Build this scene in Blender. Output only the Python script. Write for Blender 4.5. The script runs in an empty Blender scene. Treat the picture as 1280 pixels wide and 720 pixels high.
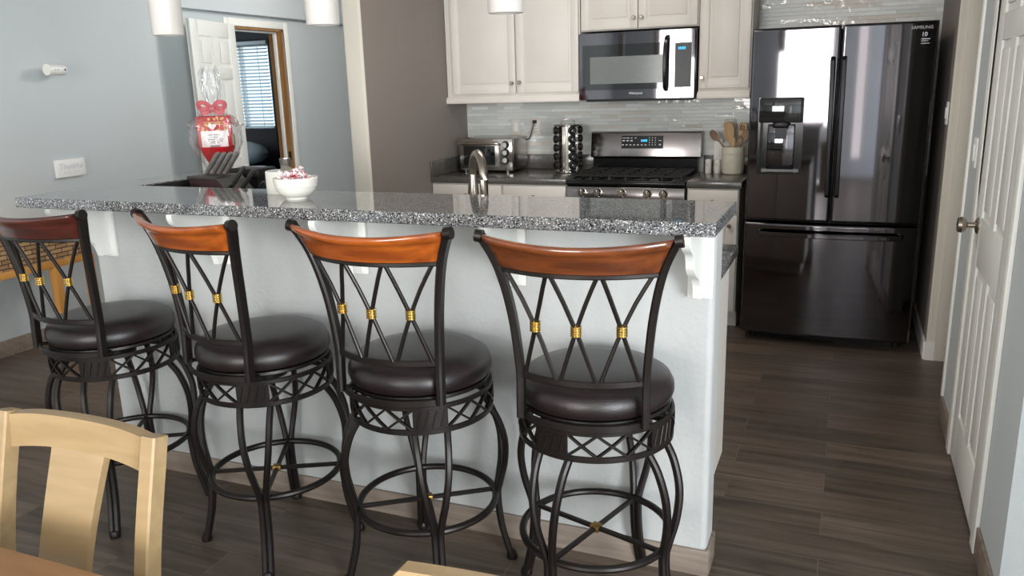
import bpy, bmesh, math, random
from mathutils import Vector, Matrix
random.seed(7)
S = bpy.context.scene
COL = S.collection
PI = math.pi

# ------------------------------------------------------------------ camera
cam_d = bpy.data.cameras.new('camera'); cam = bpy.data.objects.new('camera', cam_d); COL.objects.link(cam)
YAW, PIT, ROL = math.radians(22.7774), math.radians(14.1033), math.radians(-1.6437)
fw = Vector((-math.sin(YAW)*math.cos(PIT), math.cos(YAW)*math.cos(PIT), -math.sin(PIT)))
rt = Vector((math.cos(YAW), math.sin(YAW), 0)); up = rt.cross(fw)
rt2 = math.cos(ROL)*rt + math.sin(ROL)*up; up2 = math.cos(ROL)*up - math.sin(ROL)*rt
cam.matrix_world = Matrix(((rt2.x, up2.x, -fw.x, 0), (rt2.y, up2.y, -fw.y, 0), (rt2.z, up2.z, -fw.z, 1.5029), (0, 0, 0, 1)))
cam_d.sensor_width = 36; cam_d.lens = 36*1003.64/1280; cam_d.clip_start = 0.02; cam_d.clip_end = 60
S.camera = cam

# ------------------------------------------------------------------ view, world, daylight
S.view_settings.view_transform = 'Standard'; S.view_settings.look = 'None'
S.view_settings.gamma = 1; S.view_settings.use_curve_mapping = False
S.view_settings.exposure = 0.0
W = bpy.data.worlds.new('world'); S.world = W; W.use_nodes = True
W.node_tree.nodes['Background'].inputs[0].default_value = (0.75, 0.85, 1, 1)
W.node_tree.nodes['Background'].inputs[1].default_value = 0.12

def area(name, loc, direction, sx, sy, watts, col):
    d = bpy.data.lights.new(name, 'AREA'); d.shape = 'RECTANGLE'; d.size = sx; d.size_y = sy
    d.energy = watts; d.color = col
    o = bpy.data.objects.new(name, d); COL.objects.link(o); o.location = loc
    o.rotation_euler = Vector(direction).to_track_quat('-Z', 'Z').to_euler()
    return o
# daylight through the living-room window behind the camera, the patio window on the right and the narrow sidelight, plus an added bedroom fill
area('window_daylight', (-1.55, -4.06, 1.6), (0, 1, 0), 2.05, 1.65, 225, (1.0, 0.985, 0.965))
area('patio_daylight', (3.06, -1.8, 1.45), (-1, 0, 0), 2.2, 2.1, 460, (0.90, 0.96, 1.0))
area('sidelight_daylight', (0.62, -4.06, 1.3), (0, 1, 0), 0.34, 2.0, 8, (1.0, 0.97, 0.93))
area('bedroom_fill', (-9.66, 7.4, 1.5), (1, 0, 0), 1.6, 1.3, 60, (0.9, 0.96, 1.0))  # added fill for the bed, no window in that wall
# dome ceiling light in the hall on the left
hl = bpy.data.lights.new('hall_ceiling_light', 'POINT'); hl.energy = 50; hl.color = (1.0, 0.97, 0.92); hl.shadow_soft_size = .12
hlo = bpy.data.objects.new('hall_ceiling_light', hl); COL.objects.link(hlo); hlo.location = (-3.05, 5.6, 2.40)
# added faint warm fill above the kitchen, with no fixture of its own
area('kitchen_fill', (-1.4, 3.7, 2.66), (0, 0, -1), 0.9, 0.5, 18, (1.0, 0.90, 0.80))

# ------------------------------------------------------------------ materials
def lin(c):
    return tuple(((v/255)/12.92 if v/255 <= 0.04045 else ((v/255+0.055)/1.055)**2.4) for v in c)
def mat(name, rgb, rough=0.5, metal=0.0, noise=0.0, nscale=30, bump=0.0, bscale=200, **kw):
    m = bpy.data.materials.new(name); m.use_nodes = True
    nt = m.node_tree; b = nt.nodes['Principled BSDF']
    c = lin(rgb); b.inputs['Base Color'].default_value = (*c, 1)
    b.inputs['Roughness'].default_value = rough; b.inputs['Metallic'].default_value = metal
    for k, v in kw.items(): b.inputs[k.replace('_', ' ')].default_value = v
    tc = nt.nodes.new('ShaderNodeTexCoord')
    if noise:
        n = nt.nodes.new('ShaderNodeTexNoise'); n.inputs['Scale'].default_value = nscale; n.inputs['Detail'].default_value = 4
        nt.links.new(tc.outputs['Object'], n.inputs['Vector'])
        r = nt.nodes.new('ShaderNodeValToRGB')
        r.color_ramp.elements[0].position = .3; r.color_ramp.elements[1].position = .7
        r.color_ramp.elements[0].color = (*[x*(1-noise) for x in c], 1); r.color_ramp.elements[1].color = (*[min(1, x*(1+noise)) for x in c], 1)
        nt.links.new(n.outputs['Fac'], r.inputs['Fac']); nt.links.new(r.outputs['Color'], b.inputs['Base Color'])
    if bump:
        n2 = nt.nodes.new('ShaderNodeTexNoise'); n2.inputs['Scale'].default_value = bscale; n2.inputs['Detail'].default_value = 3
        nt.links.new(tc.outputs['Object'], n2.inputs['Vector'])
        bp = nt.nodes.new('ShaderNodeBump'); bp.inputs['Strength'].default_value = bump; bp.inputs['Distance'].default_value = 0.002
        nt.links.new(n2.outputs['Fac'], bp.inputs['Height']); nt.links.new(bp.outputs['Normal'], b.inputs['Normal'])
    return m

def mat_wood(name, rgb_a, rgb_b, rough=0.35, scale=(3, 40, 40), coat=0.0):
    m = bpy.data.materials.new(name); m.use_nodes = True; nt = m.node_tree; b = nt.nodes['Principled BSDF']
    tc = nt.nodes.new('ShaderNodeTexCoord'); mp = nt.nodes.new('ShaderNodeMapping'); mp.inputs['Scale'].default_value = scale
    n = nt.nodes.new('ShaderNodeTexNoise'); n.inputs['Scale'].default_value = 1.0; n.inputs['Detail'].default_value = 6; n.inputs['Distortion'].default_value = .6
    r = nt.nodes.new('ShaderNodeValToRGB'); r.color_ramp.elements[0].position = .3; r.color_ramp.elements[1].position = .7
    r.color_ramp.elements[0].color = (*lin(rgb_a), 1); r.color_ramp.elements[1].color = (*lin(rgb_b), 1)
    nt.links.new(tc.outputs['Object'], mp.inputs['Vector']); nt.links.new(mp.outputs['Vector'], n.inputs['Vector'])
    nt.links.new(n.outputs['Fac'], r.inputs['Fac']); nt.links.new(r.outputs['Color'], b.inputs['Base Color'])
    b.inputs['Roughness'].default_value = rough; b.inputs['Coat Weight'].default_value = coat; b.inputs['Coat Roughness'].default_value = .1
    return m

def mat_floor():
    m = bpy.data.materials.new('wood_look_floor_tile'); m.use_nodes = True; nt = m.node_tree; b = nt.nodes['Principled BSDF']; L = nt.links
    tc = nt.nodes.new('ShaderNodeTexCoord')
    br = nt.nodes.new('ShaderNodeTexBrick'); br.offset = .37; br.inputs['Scale'].default_value = 1
    br.inputs['Brick Width'].default_value = 0.92; br.inputs['Row Height'].default_value = 0.155; br.inputs['Mortar Size'].default_value = 0.0018
    br.inputs['Color1'].default_value = (0, 0, 0, 1); br.inputs['Color2'].default_value = (1, 1, 1, 1); br.inputs['Mortar'].default_value = (.5, .5, .5, 1)
    L.new(tc.outputs['Object'], br.inputs['Vector'])
    mp = nt.nodes.new('ShaderNodeMapping'); mp.inputs['Scale'].default_value = (2.2, 26, 1)
    L.new(tc.outputs['Object'], mp.inputs['Vector'])
    ad = nt.nodes.new('ShaderNodeVectorMath'); ad.operation = 'ADD'
    sc = nt.nodes.new('ShaderNodeVectorMath'); sc.operation = 'SCALE'; sc.inputs['Scale'].default_value = 7
    L.new(br.outputs['Color'], sc.inputs[0]); L.new(mp.outputs['Vector'], ad.inputs[0]); L.new(sc.outputs['Vector'], ad.inputs[1])
    n = nt.nodes.new('ShaderNodeTexNoise'); n.inputs['Scale'].default_value = 1; n.inputs['Detail'].default_value = 6; n.inputs['Distortion'].default_value = .8
    L.new(ad.outputs['Vector'], n.inputs['Vector'])
    mx = nt.nodes.new('ShaderNodeMath'); mx.operation = 'MULTIPLY_ADD'; mx.inputs[1].default_value = .28
    L.new(br.outputs['Color'], mx.inputs[0]); L.new(n.outputs['Fac'], mx.inputs[2])
    r = nt.nodes.new('ShaderNodeValToRGB'); cr = r.color_ramp
    cr.elements[0].position = .30; cr.elements[0].color = (*lin((64, 54, 47)), 1)
    cr.elements[1].position = .95; cr.elements[1].color = (*lin((120, 105, 92)), 1)
    e = cr.elements.new(.62); e.color = (*lin((92, 80, 70)), 1)
    L.new(mx.outputs[0], r.inputs['Fac'])
    mm = nt.nodes.new('ShaderNodeMix'); mm.data_type = 'RGBA'; mm.inputs[7].default_value = (*lin((104, 95, 87)), 1)
    L.new(br.outputs['Fac'], mm.inputs[0]); L.new(r.outputs['Color'], mm.inputs[6]); L.new(mm.outputs[2], b.inputs['Base Color'])
    b.inputs['Roughness'].default_value = .42
    bp = nt.nodes.new('ShaderNodeBump'); bp.inputs['Strength'].default_value = .25; bp.inputs['Distance'].default_value = .001
    L.new(n.outputs['Fac'], bp.inputs['Height']); L.new(bp.outputs['Normal'], b.inputs['Normal'])
    return m

def mat_granite(name, base, dark, light, scale, rough, amount=1.0):
    m = bpy.data.materials.new(name); m.use_nodes = True; nt = m.node_tree; b = nt.nodes['Principled BSDF']; L = nt.links
    tc = nt.nodes.new('ShaderNodeTexCoord')
    v = nt.nodes.new('ShaderNodeTexVoronoi'); v.inputs['Scale'].default_value = scale
    L.new(tc.outputs['Object'], v.inputs['Vector'])
    sp = nt.nodes.new('ShaderNodeSeparateColor'); L.new(v.outputs['Color'], sp.inputs[0])
    r = nt.nodes.new('ShaderNodeValToRGB'); cr = r.color_ramp; cr.interpolation = 'CONSTANT'
    cr.elements[0].position = 0; cr.elements[0].color = (*lin(dark), 1)
    cr.elements[1].position = .9; cr.elements[1].color = (*lin(light), 1)
    e = cr.elements.new(.22); e.color = (*lin(base), 1)
    e = cr.elements.new(.62); e.color = (*lin([min(255, x*1.22) for x in base]), 1)
    L.new(sp.outputs[0], r.inputs['Fac']); L.new(r.outputs['Color'], b.inputs['Base Color'])
    b.inputs['Roughness'].default_value = rough; b.inputs['IOR'].default_value = 1.75
    return m

def mat_tiles():
    m = bpy.data.materials.new('glass_mosaic_tile'); m.use_nodes = True; nt = m.node_tree; b = nt.nodes['Principled BSDF']; L = nt.links
    tc = nt.nodes.new('ShaderNodeTexCoord')
    sx = nt.nodes.new('ShaderNodeSeparateXYZ'); cx = nt.nodes.new('ShaderNodeCombineXYZ')
    L.new(tc.outputs['Object'], sx.inputs[0]); L.new(sx.outputs[0], cx.inputs[0]); L.new(sx.outputs[2], cx.inputs[1])
    br = nt.nodes.new('ShaderNodeTexBrick'); br.offset = .43; br.squash = .62; br.squash_frequency = 3; br.offset_frequency = 2
    br.inputs['Scale'].default_value = 1; br.inputs['Brick Width'].default_value = .21; br.inputs['Row Height'].default_value = .0235
    br.inputs['Mortar Size'].default_value = .0011; br.inputs['Color1'].default_value = (0, 0, 0, 1); br.inputs['Color2'].default_value = (1, 1, 1, 1)
    br.inputs['Mortar'].default_value = (.5, .5, .5, 1)
    L.new(cx.outputs[0], br.inputs['Vector'])
    r = nt.nodes.new('ShaderNodeValToRGB'); cr = r.color_ramp; cr.interpolation = 'CONSTANT'
    cr.elements[0].position = 0; cr.elements[0].color = (*lin((200, 202, 198)), 1)
    cr.elements[1].position = .88; cr.elements[1].color = (*lin((212, 204, 194)), 1)
    for p, c in ((.25, (210, 211, 207)), (.5, (217, 218, 214)), (.72, (226, 227, 223))):
        e = cr.elements.new(p); e.color = (*lin(c), 1)
    L.new(br.outputs['Color'], r.inputs['Fac'])
    mm = nt.nodes.new('ShaderNodeMix'); mm.data_type = 'RGBA'; mm.inputs[7].default_value = (*lin((206, 208, 204)), 1)
    L.new(br.outputs['Fac'], mm.inputs[0]); L.new(r.outputs['Color'], mm.inputs[6]); L.new(mm.outputs[2], b.inputs['Base Color'])
    # some tiles are rippled and shiny, others satin
    r2 = nt.nodes.new('ShaderNodeValToRGB'); r2.color_ramp.interpolation = 'CONSTANT'
    r2.color_ramp.elements[0].color = (.32, .32, .32, 1); r2.color_ramp.elements[1].position = .55; r2.color_ramp.elements[1].color = (.08, .08, .08, 1)
    L.new(br.outputs['Color'], r2.inputs['Fac']); L.new(r2.outputs['Color'], b.inputs['Roughness'])
    n = nt.nodes.new('ShaderNodeTexNoise'); n.inputs['Scale'].default_value = 26; n.inputs['Detail'].default_value = 2
    L.new(tc.outputs['Object'], n.inputs['Vector'])
    mu = nt.nodes.new('ShaderNodeMath'); mu.operation = 'MULTIPLY'; L.new(n.outputs['Fac'], mu.inputs[0]); L.new(br.outputs['Color'], mu.inputs[1])
    sub = nt.nodes.new('ShaderNodeMath'); sub.operation = 'SUBTRACT'; L.new(mu.outputs[0], sub.inputs[0]); L.new(br.outputs['Fac'], sub.inputs[1])
    bp = nt.nodes.new('ShaderNodeBump'); bp.inputs['Strength'].default_value = .55; bp.inputs['Distance'].default_value = .006
    L.new(sub.outputs[0], bp.inputs['Height']); L.new(bp.outputs['Normal'], b.inputs['Normal'])
    return m

def mat_rattan():
    m = bpy.data.materials.new('woven_rattan'); m.use_nodes = True; nt = m.node_tree; b = nt.nodes['Principled BSDF']; L = nt.links
    tc = nt.nodes.new('ShaderNodeTexCoord')
    sx = nt.nodes.new('ShaderNodeSeparateXYZ'); cx = nt.nodes.new('ShaderNodeCombineXYZ')
    L.new(tc.outputs['Object'], sx.inputs[0]); L.new(sx.outputs[1], cx.inputs[0]); L.new(sx.outputs[2], cx.inputs[1])
    br = nt.nodes.new('ShaderNodeTexBrick'); br.inputs['Scale'].default_value = 1; br.inputs['Brick Width'].default_value = .075; br.inputs['Row Height'].default_value = .026
    br.inputs['Mortar Size'].default_value = .003; br.inputs['Mortar Smooth'].default_value = .6
    br.inputs['Color1'].default_value = (*lin((140, 106, 72)), 1); br.inputs['Color2'].default_value = (*lin((184, 148, 106)), 1); br.inputs['Mortar'].default_value = (*lin((58, 42, 28)), 1)
    L.new(cx.outputs[0], br.inputs['Vector']); L.new(br.outputs['Color'], b.inputs['Base Color'])
    b.inputs['Roughness'].default_value = .7
    bp = nt.nodes.new('ShaderNodeBump'); bp.inputs['Strength'].default_value = 1; bp.inputs['Distance'].default_value = .008; bp.invert = True
    L.new(br.outputs['Fac'], bp.inputs['Height']); L.new(bp.outputs['Normal'], b.inputs['Normal'])
    return m

def mat_emit(name, rgb, s):
    m = bpy.data.materials.new(name); m.use_nodes = True; b = m.node_tree.nodes['Principled BSDF']
    b.inputs['Base Color'].default_value = (0, 0, 0, 1); b.inputs['Emission Color'].default_value = (*lin(rgb), 1); b.inputs['Emission Strength'].default_value = s
    return m

def mat_glass(name, rgb, rough=0.02, ior=1.45):
    m = mat(name, rgb, rough); b = m.node_tree.nodes['Principled BSDF']; b.inputs['Transmission Weight'].default_value = 1; b.inputs['IOR'].default_value = ior
    return m

def mat_film():
    m = bpy.data.materials.new('clear_cellophane'); m.use_nodes = True; nt = m.node_tree; L = nt.links
    nt.nodes.remove(nt.nodes['Principled BSDF']); out = nt.nodes['Material Output']
    t = nt.nodes.new('ShaderNodeBsdfTransparent'); t.inputs[0].default_value = (.96, .96, .97, 1)
    g = nt.nodes.new('ShaderNodeBsdfGlossy'); g.inputs['Roughness'].default_value = .12; g.inputs['Color'].default_value = (1, 1, 1, 1)
    lw = nt.nodes.new('ShaderNodeLayerWeight'); lw.inputs[0].default_value = .35
    ma = nt.nodes.new('ShaderNodeMath'); ma.operation = 'MULTIPLY_ADD'; ma.inputs[1].default_value = .6; ma.inputs[2].default_value = .05
    mx = nt.nodes.new('ShaderNodeMixShader')
    L.new(lw.outputs['Facing'], ma.inputs[0]); L.new(ma.outputs[0], mx.inputs[0]); L.new(t.outputs[0], mx.inputs[1]); L.new(g.outputs[0], mx.inputs[2]); L.new(mx.outputs[0], out.inputs[0])
    return m

M = dict(
 wall=mat('blue_grey_wall_paint', (196, 202, 204), .75, bump=.5, bscale=70),
 wall_k=mat('taupe_kitchen_wall_paint', (140, 131, 125), .8, bump=.4, bscale=70),
 wall_i=mat('pale_grey_island_paint', (186, 187, 185), .6, bump=.8, bscale=60),
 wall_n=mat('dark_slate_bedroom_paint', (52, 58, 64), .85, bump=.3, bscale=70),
 cream=mat('cream_wall_paint', (214, 207, 194), .7, bump=.3, bscale=70),
 ceil=mat('ceiling_paint', (205, 205, 203), .9, bump=.4, bscale=50),
 white=mat('white_trim_paint', (238, 237, 231), .45, noise=.02, nscale=8),
 door=mat('white_door_paint', (230, 230, 225), .5, noise=.02, nscale=6),
 cab=mat('warm_white_cabinet_paint', (226, 219, 211), .42, noise=.025, nscale=5),
 basetile=mat_wood('wood_look_base_tile', (118, 104, 93), (150, 136, 123), .45, (2.5, 30, 30)),
 floor=mat_floor(),
 bar=mat_granite('speckled_grey_granite', (110, 110, 111), (38, 38, 40), (220, 218, 213), 360, .045),
 ctr=mat_granite('dark_grey_quartz', (84, 81, 78), (62, 60, 58), (112, 108, 104), 420, .22),
 tile=mat_tiles(), rattan=mat_rattan(),
 bss=mat('black_stainless_steel', (106, 103, 107), .055, 1.0, noise=.04, nscale=3),
 bss_r=mat('dark_brushed_steel', (142, 135, 134), .2, 1.0, noise=.05, nscale=3),
 dull_gold=mat('dull_brass', (150, 118, 66), .4, .9, noise=.1, nscale=60),
 bss_d=mat('dark_graphite_side', (34, 33, 36), .35, .6, noise=.05, nscale=6),
 ss=mat('brushed_stainless_steel', (176, 170, 164), .24, 1.0, noise=.05, nscale=20),
 ss_l=mat('polished_steel', (205, 200, 194), .12, 1.0, noise=.03, nscale=12),
 nickel=mat('brushed_nickel', (168, 158, 146), .26, 1.0, noise=.05, nscale=40),
 black=mat('black_gloss_plastic', (16, 16, 18), .18, noise=.1, nscale=20),
 blackm=mat('black_matte_iron', (13, 13, 14), .5, noise=.15, nscale=60),
 keyp=mat('grey_keypad_glass', (58, 60, 62), .3, noise=.06, nscale=8, Specular_IOR_Level=.2),
 glassk=mat('black_oven_glass', (26, 28, 30), .05, noise=.05, nscale=5, Coat_Weight=.6),
 mesh_g=mat('grey_oven_window_screen', (120, 124, 122), .22, noise=.04, nscale=60),
 iron=mat('dark_bronze_metal', (34, 28, 26), .38, .45, noise=.15, nscale=60),
 leather=mat('dark_brown_leather', (31, 22, 22), .31, noise=.12, nscale=25, bump=.35, bscale=350),
 gold=mat('gold_metal', (224, 186, 104), .22, 1.0, noise=.08, nscale=80),
 rail_o=mat_wood('orange_varnished_wood', (112, 48, 12), (174, 88, 27), .28, (4, 34, 34), .9),
 rail_b=mat_wood('brown_varnished_wood', (70, 32, 14), (126, 66, 30), .28, (4, 34, 34), .9),
 rail_r=mat_wood('dark_red_varnished_wood', (50, 20, 15), (82, 34, 24), .3, (4, 34, 34), .8),  # crest rail tone set per stool
 blond=mat_wood('blond_maple_wood', (148, 122, 86), (168, 142, 104), .36, (3, 24, 24), .25),
 tbl=mat_wood('honey_table_wood', (142, 100, 66), (164, 120, 82), .4, (3, 22, 22), .2),
 honey=mat_wood('golden_oak_wood', (190, 132, 62), (214, 156, 84), .42, (20, 20, 3)),
 jamb=mat_wood('brown_door_jamb_wood', (142, 102, 62), (164, 122, 78), .5, (24, 24, 2)),
 lamp=mat('white_glass_shade', (212, 206, 199), .22, noise=.02, nscale=6, Transmission_Weight=.0),
 ceramic=mat('white_ceramic', (236, 232, 222), .22, noise=.02, nscale=10),
 stone=mat('cream_stoneware', (206, 202, 184), .45, noise=.05, nscale=30),
 plastic=mat('white_plastic', (232, 231, 228), .4, noise=.02, nscale=20),
 plasticw=mat('ivory_plastic', (214, 206, 194), .45, noise=.02, nscale=20),
 cherry=mat_wood('dark_cherry_wood', (40, 13, 12), (58, 21, 18), .55, (4, 30, 30)),
 block=mat('charcoal_wood', (58, 54, 52), .5, noise=.15, nscale=30),
 handle=mat('grey_knife_handle', (104, 100, 96), .45, noise=.12, nscale=60),
 film=mat_film(), red=mat('red_glossy_paper', (184, 24, 34), .35, noise=.08, nscale=18),
 pink=mat('pink_satin_ribbon', (190, 98, 102), .4, noise=.12, nscale=25, Sheen_Weight=.3),
 paper=mat('white_label_paper', (238, 232, 228), .6, noise=.03, nscale=40),
 ink=mat('grey_print_ink', (96, 92, 92), .6, noise=.1, nscale=90),
 inkl=mat('pale_grey_print_ink', (196, 198, 203), .6, noise=.05, nscale=90),
 inkw=mat('silver_print_ink', (214, 214, 216), .4, .3, noise=.05, nscale=90),
 goldink=mat('gold_print_ink', (226, 190, 110), .4, noise=.1, nscale=90),
 candyw=mat('white_candy_wrapper', (240, 226, 226), .3, noise=.05, nscale=60),
 candyr=mat('red_candy_stripe', (196, 30, 48), .3, noise=.1, nscale=60),
 wood1=mat_wood('pale_utensil_wood', (178, 146, 108), (200, 170, 132), .6, (20, 20, 3)),
 wood2=mat_wood('grey_brown_utensil_wood', (122, 98, 80), (150, 124, 102), .6, (20, 20, 3)),
 spice=mat('brown_spice', (44, 30, 24), .7, noise=.3, nscale=40),
 jarg=mat('clear_jar_plastic', (196, 190, 184), .08, noise=.02, nscale=10, Alpha=.35),
 linen=mat('grey_blue_linen', (150, 166, 172), .9, noise=.08, nscale=20, bump=.4, bscale=120),
 linen_d=mat('slate_blue_linen', (104, 122, 130), .9, noise=.1, nscale=20, bump=.4, bscale=120),
 headb=mat('charcoal_upholstery', (30, 30, 36), .8, noise=.1, nscale=40),
 slat=mat('white_blind_slat', (196, 210, 216), .5, noise=.02, nscale=10),
 sky=mat_emit('bright_daylight_sky', (205, 228, 245), 1.6),
 blue=mat_emit('blue_display_digits', (70, 190, 255), 3.0),
 rubber=mat('black_rubber', (18, 18, 18), .7, noise=.1, nscale=60),
)
# ------------------------------------------------------------------ mesh builder
class MB:
    def __init__(s): s.v = []; s.f = []
    def add(s, vs, fs):
        n = len(s.v); s.v += [tuple(v) for v in vs]; s.f += [tuple(i+n for i in f) for f in fs]; return s
    def addbm(s, bm, mtx=None):
        if mtx is not None: bm.transform(mtx)
        bm.verts.index_update()
        s.add([v.co.copy() for v in bm.verts], [[v.index for v in f.verts] for f in bm.faces]); bm.free(); return s
    def box(s, x0, x1, y0, y1, z0, z1, bev=0.0, seg=2, mtx=None):
        bm = bmesh.new(); bmesh.ops.create_cube(bm, size=1)
        for v in bm.verts: v.co = Vector(((x0+x1)/2+v.co.x*(x1-x0), (y0+y1)/2+v.co.y*(y1-y0), (z0+z1)/2+v.co.z*(z1-z0)))
        if bev > 0:
            bev = min(bev, .49*min(abs(x1-x0), abs(y1-y0), abs(z1-z0)))
            bmesh.ops.bevel(bm, geom=bm.edges[:], offset=bev, segments=seg, profile=.5, affect='EDGES')
        return s.addbm(bm, mtx)
    def prism(s, poly, axis, a0, a1, bev=0.0, seg=2, mtx=None):
        # poly: 2-D outline; axis 'x': (y,z), 'y': (x,z), 'z': (x,y)
        bm = bmesh.new()
        def P(p, a):
            return {'x': (a, p[0], p[1]), 'y': (p[0], a, p[1]), 'z': (p[0], p[1], a)}[axis]
        A = [bm.verts.new(P(p, a0)) for p in poly]; B = [bm.verts.new(P(p, a1)) for p in poly]
        n = len(poly); bm.faces.new(A); bm.faces.new(list(reversed(B)))
        for i in range(n): bm.faces.new((A[i], B[i], B[(i+1) % n], A[(i+1) % n]))
        bmesh.ops.recalc_face_normals(bm, faces=bm.faces[:])
        if bev > 0: bmesh.ops.bevel(bm, geom=bm.edges[:], offset=bev, segments=seg, profile=.5, affect='EDGES')
        bmesh.ops.triangulate(bm, faces=[f for f in bm.faces if len(f.verts) > 4])
        return s.addbm(bm, mtx)
    def sweep(s, pts, prof, closed=False, upv=(0, 0, 1), scales=None, caps=True):
        # sweep a 2-D profile [(side, up)] along pts
        pts = [Vector(p) for p in pts]; n = len(pts); k = len(prof); upv = Vector(upv); vs = []
        for i, p in enumerate(pts):
            a = pts[(i-1) % n] if (closed or i > 0) else p; b = pts[(i+1) % n] if (closed or i < n-1) else p
            t = (b-a).normalized(); side = t.cross(upv)
            if side.length < 1e-4: side = t.cross(Vector((1, 0, 0)))
            side.normalize(); u = side.cross(t).normalized()
            sc = scales[i] if scales else 1
            for q in prof: vs.append(p+side*q[0]*sc+u*q[1]*sc)
        fs = []
        for i in range(n if closed else n-1):
            j = (i+1) % n
            for q in range(k): fs.append((i*k+q, i*k+(q+1) % k, j*k+(q+1) % k, j*k+q))
        if not closed and caps: fs.append(tuple(reversed(range(k)))); fs.append(tuple(range((n-1)*k, n*k)))
        return s.add(vs, fs)
    def tube(s, pts, r, seg=10, closed=False, scales=None):
        return s.sweep(pts, [(r*math.cos(2*PI*i/seg), r*math.sin(2*PI*i/seg)) for i in range(seg)], closed, scales=scales, upv=(.013, .021, 1))
    def bar(s, pts, w, h, closed=False, upv=(0, 0, 1), b=.25):
        c = min(w, h)*b; w /= 2; h /= 2
        return s.sweep(pts, [(-w+c, -h), (w-c, -h), (w, -h+c), (w, h-c), (w-c, h), (-w+c, h), (-w, h-c), (-w, -h+c)], closed, upv)
    def lathe(s, prof, c=(0, 0, 0), seg=32, axis='z', caps=True):
        c = Vector(c); vs = []; fs = []; k = len(prof)
        for i in range(seg):
            a = 2*PI*i/seg
            for r, h in prof:
                p = {'z': (r*math.cos(a), r*math.sin(a), h), 'y': (r*math.cos(a), h, -r*math.sin(a)), 'x': (h, r*math.cos(a), r*math.sin(a))}[axis]
                vs.append(c+Vector(p))
        for i in range(seg):
            j = (i+1) % seg
            for q in range(k-1): fs.append((i*k+q, j*k+q, j*k+q+1, i*k+q+1))
        if caps:
            if prof[0][0] > 1e-5: fs.append(tuple(reversed([i*k for i in range(seg)])))
            if prof[-1][0] > 1e-5: fs.append(tuple(i*k+k-1 for i in range(seg)))
        return s.add(vs, fs)
    def grid(s, fn, nu, nv, closed_u=False):
        vs = [fn(i/nu, j/nv) for i in range(nu+(0 if closed_u else 1)) for j in range(nv+1)]; fs = []
        for i in range(nu):
            i2 = (i+1) % nu if closed_u else i+1
            for j in range(nv): fs.append((i*(nv+1)+j, i2*(nv+1)+j, i2*(nv+1)+j+1, i*(nv+1)+j+1))
        return s.add(vs, fs)
    def ball(s, c, r, seg=12, sc=(1, 1, 1)):
        prof = [(max(1e-6, r*math.sin(PI*i/8)), -r*math.cos(PI*i/8)) for i in range(9)]
        b = MB().lathe(prof, (0, 0, 0), seg, caps=False)
        return s.add([(c[0]+v[0]*sc[0], c[1]+v[1]*sc[1], c[2]+v[2]*sc[2]) for v in b.v], b.f)
    def build(s, name, m, parent=None, smooth=True, local=False, ang=35):
        me = bpy.data.meshes.new(name)
        off = Vector((0, 0, 0))
        if parent is not None and not local:
            off = Vector(parent['_o']) if '_o' in parent.keys() else off
        me.from_pydata([Vector(v)-off for v in s.v], [], s.f)
        bm = bmesh.new(); bm.from_mesh(me); bmesh.ops.remove_doubles(bm, verts=bm.verts[:], dist=1e-6)
        bmesh.ops.recalc_face_normals(bm, faces=bm.faces[:]); bm.to_mesh(me); bm.free()
        me.materials.append(m if not isinstance(m, str) else M[m])
        if smooth: me.shade_smooth(); me.set_sharp_from_angle(angle=math.radians(ang))
        o = bpy.data.objects.new(name, me); COL.objects.link(o)
        if parent is not None:
            o.parent = parent; o['_o'] = tuple(off)
        return o

def tag(o, label, cat, group=None):
    o['label'] = label; o['category'] = cat
    if group: o['group'] = group
    return o
def thing(name, label, cat, loc, rz=0.0, group=None):
    e = bpy.data.objects.new(name, None); COL.objects.link(e); e.location = loc; e.rotation_euler = (0, 0, rz); e['_o'] = tuple(loc)
    e.empty_display_size = .1
    return tag(e, label, cat, group)
def struct(name, mb, m, parent=None, smooth=True):
    o = mb.build(name, m, parent, smooth)
    if parent is None: o['kind'] = 'structure'
    return o
def text(name, body, size, m, loc, rot, parent=None, depth=.0006, align='CENTER', sx=1.0):
    cu = bpy.data.curves.new(name, 'FONT'); cu.body = body; cu.size = size; cu.extrude = depth; cu.align_x = align; cu.align_y = 'CENTER'
    t = bpy.data.objects.new(name, cu); COL.objects.link(t)
    me = bpy.data.meshes.new_from_object(t.evaluated_get(bpy.context.evaluated_depsgraph_get()))
    bpy.data.objects.remove(t); me.materials.clear(); me.materials.append(M[m])
    me.transform(Matrix.LocRotScale(None, None, (sx, 1, 1)))
    o = bpy.data.objects.new(name, me); COL.objects.link(o)
    off = Vector(parent['_o']) if parent is not None else Vector((0, 0, 0))
    me.transform(Matrix.Translation(Vector(loc)-off) @ rot.to_matrix().to_4x4())
    if parent is not None: o.parent = parent; o['_o'] = tuple(off)
    return o
from mathutils import Euler
ROT_FRONT = Euler((PI/2, 0, 0))            # text read from -Y
ROT_LEFTWALL = Euler((PI/2, 0, PI/2))      # text read from +X
def smoothpts(pts, n=6, closed=False):
    # Catmull-Rom
    P = [Vector(p) for p in pts]; out = []; N = len(P)
    rng = range(N if closed else N-1)
    for i in rng:
        p0 = P[(i-1) % N] if (closed or i > 0) else P[0]*2-P[1]
        p1 = P[i]; p2 = P[(i+1) % N]
        p3 = P[(i+2) % N] if (closed or i < N-2) else P[-1]*2-P[-2]
        for j in range(n):
            t = j/n
            out.append(.5*((2*p1)+(p2-p0)*t+(2*p0-5*p1+4*p2-p3)*t*t+(3*p1-p0-3*p2+p3)*t**3))
    if not closed: out.append(P[-1])
    return out
def copy_tree(o, parent=None):
    c = o.copy(); COL.objects.link(c)
    if parent is not None: c.parent = parent
    for ch in list(o.children): copy_tree(ch, c)
    return c


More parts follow.
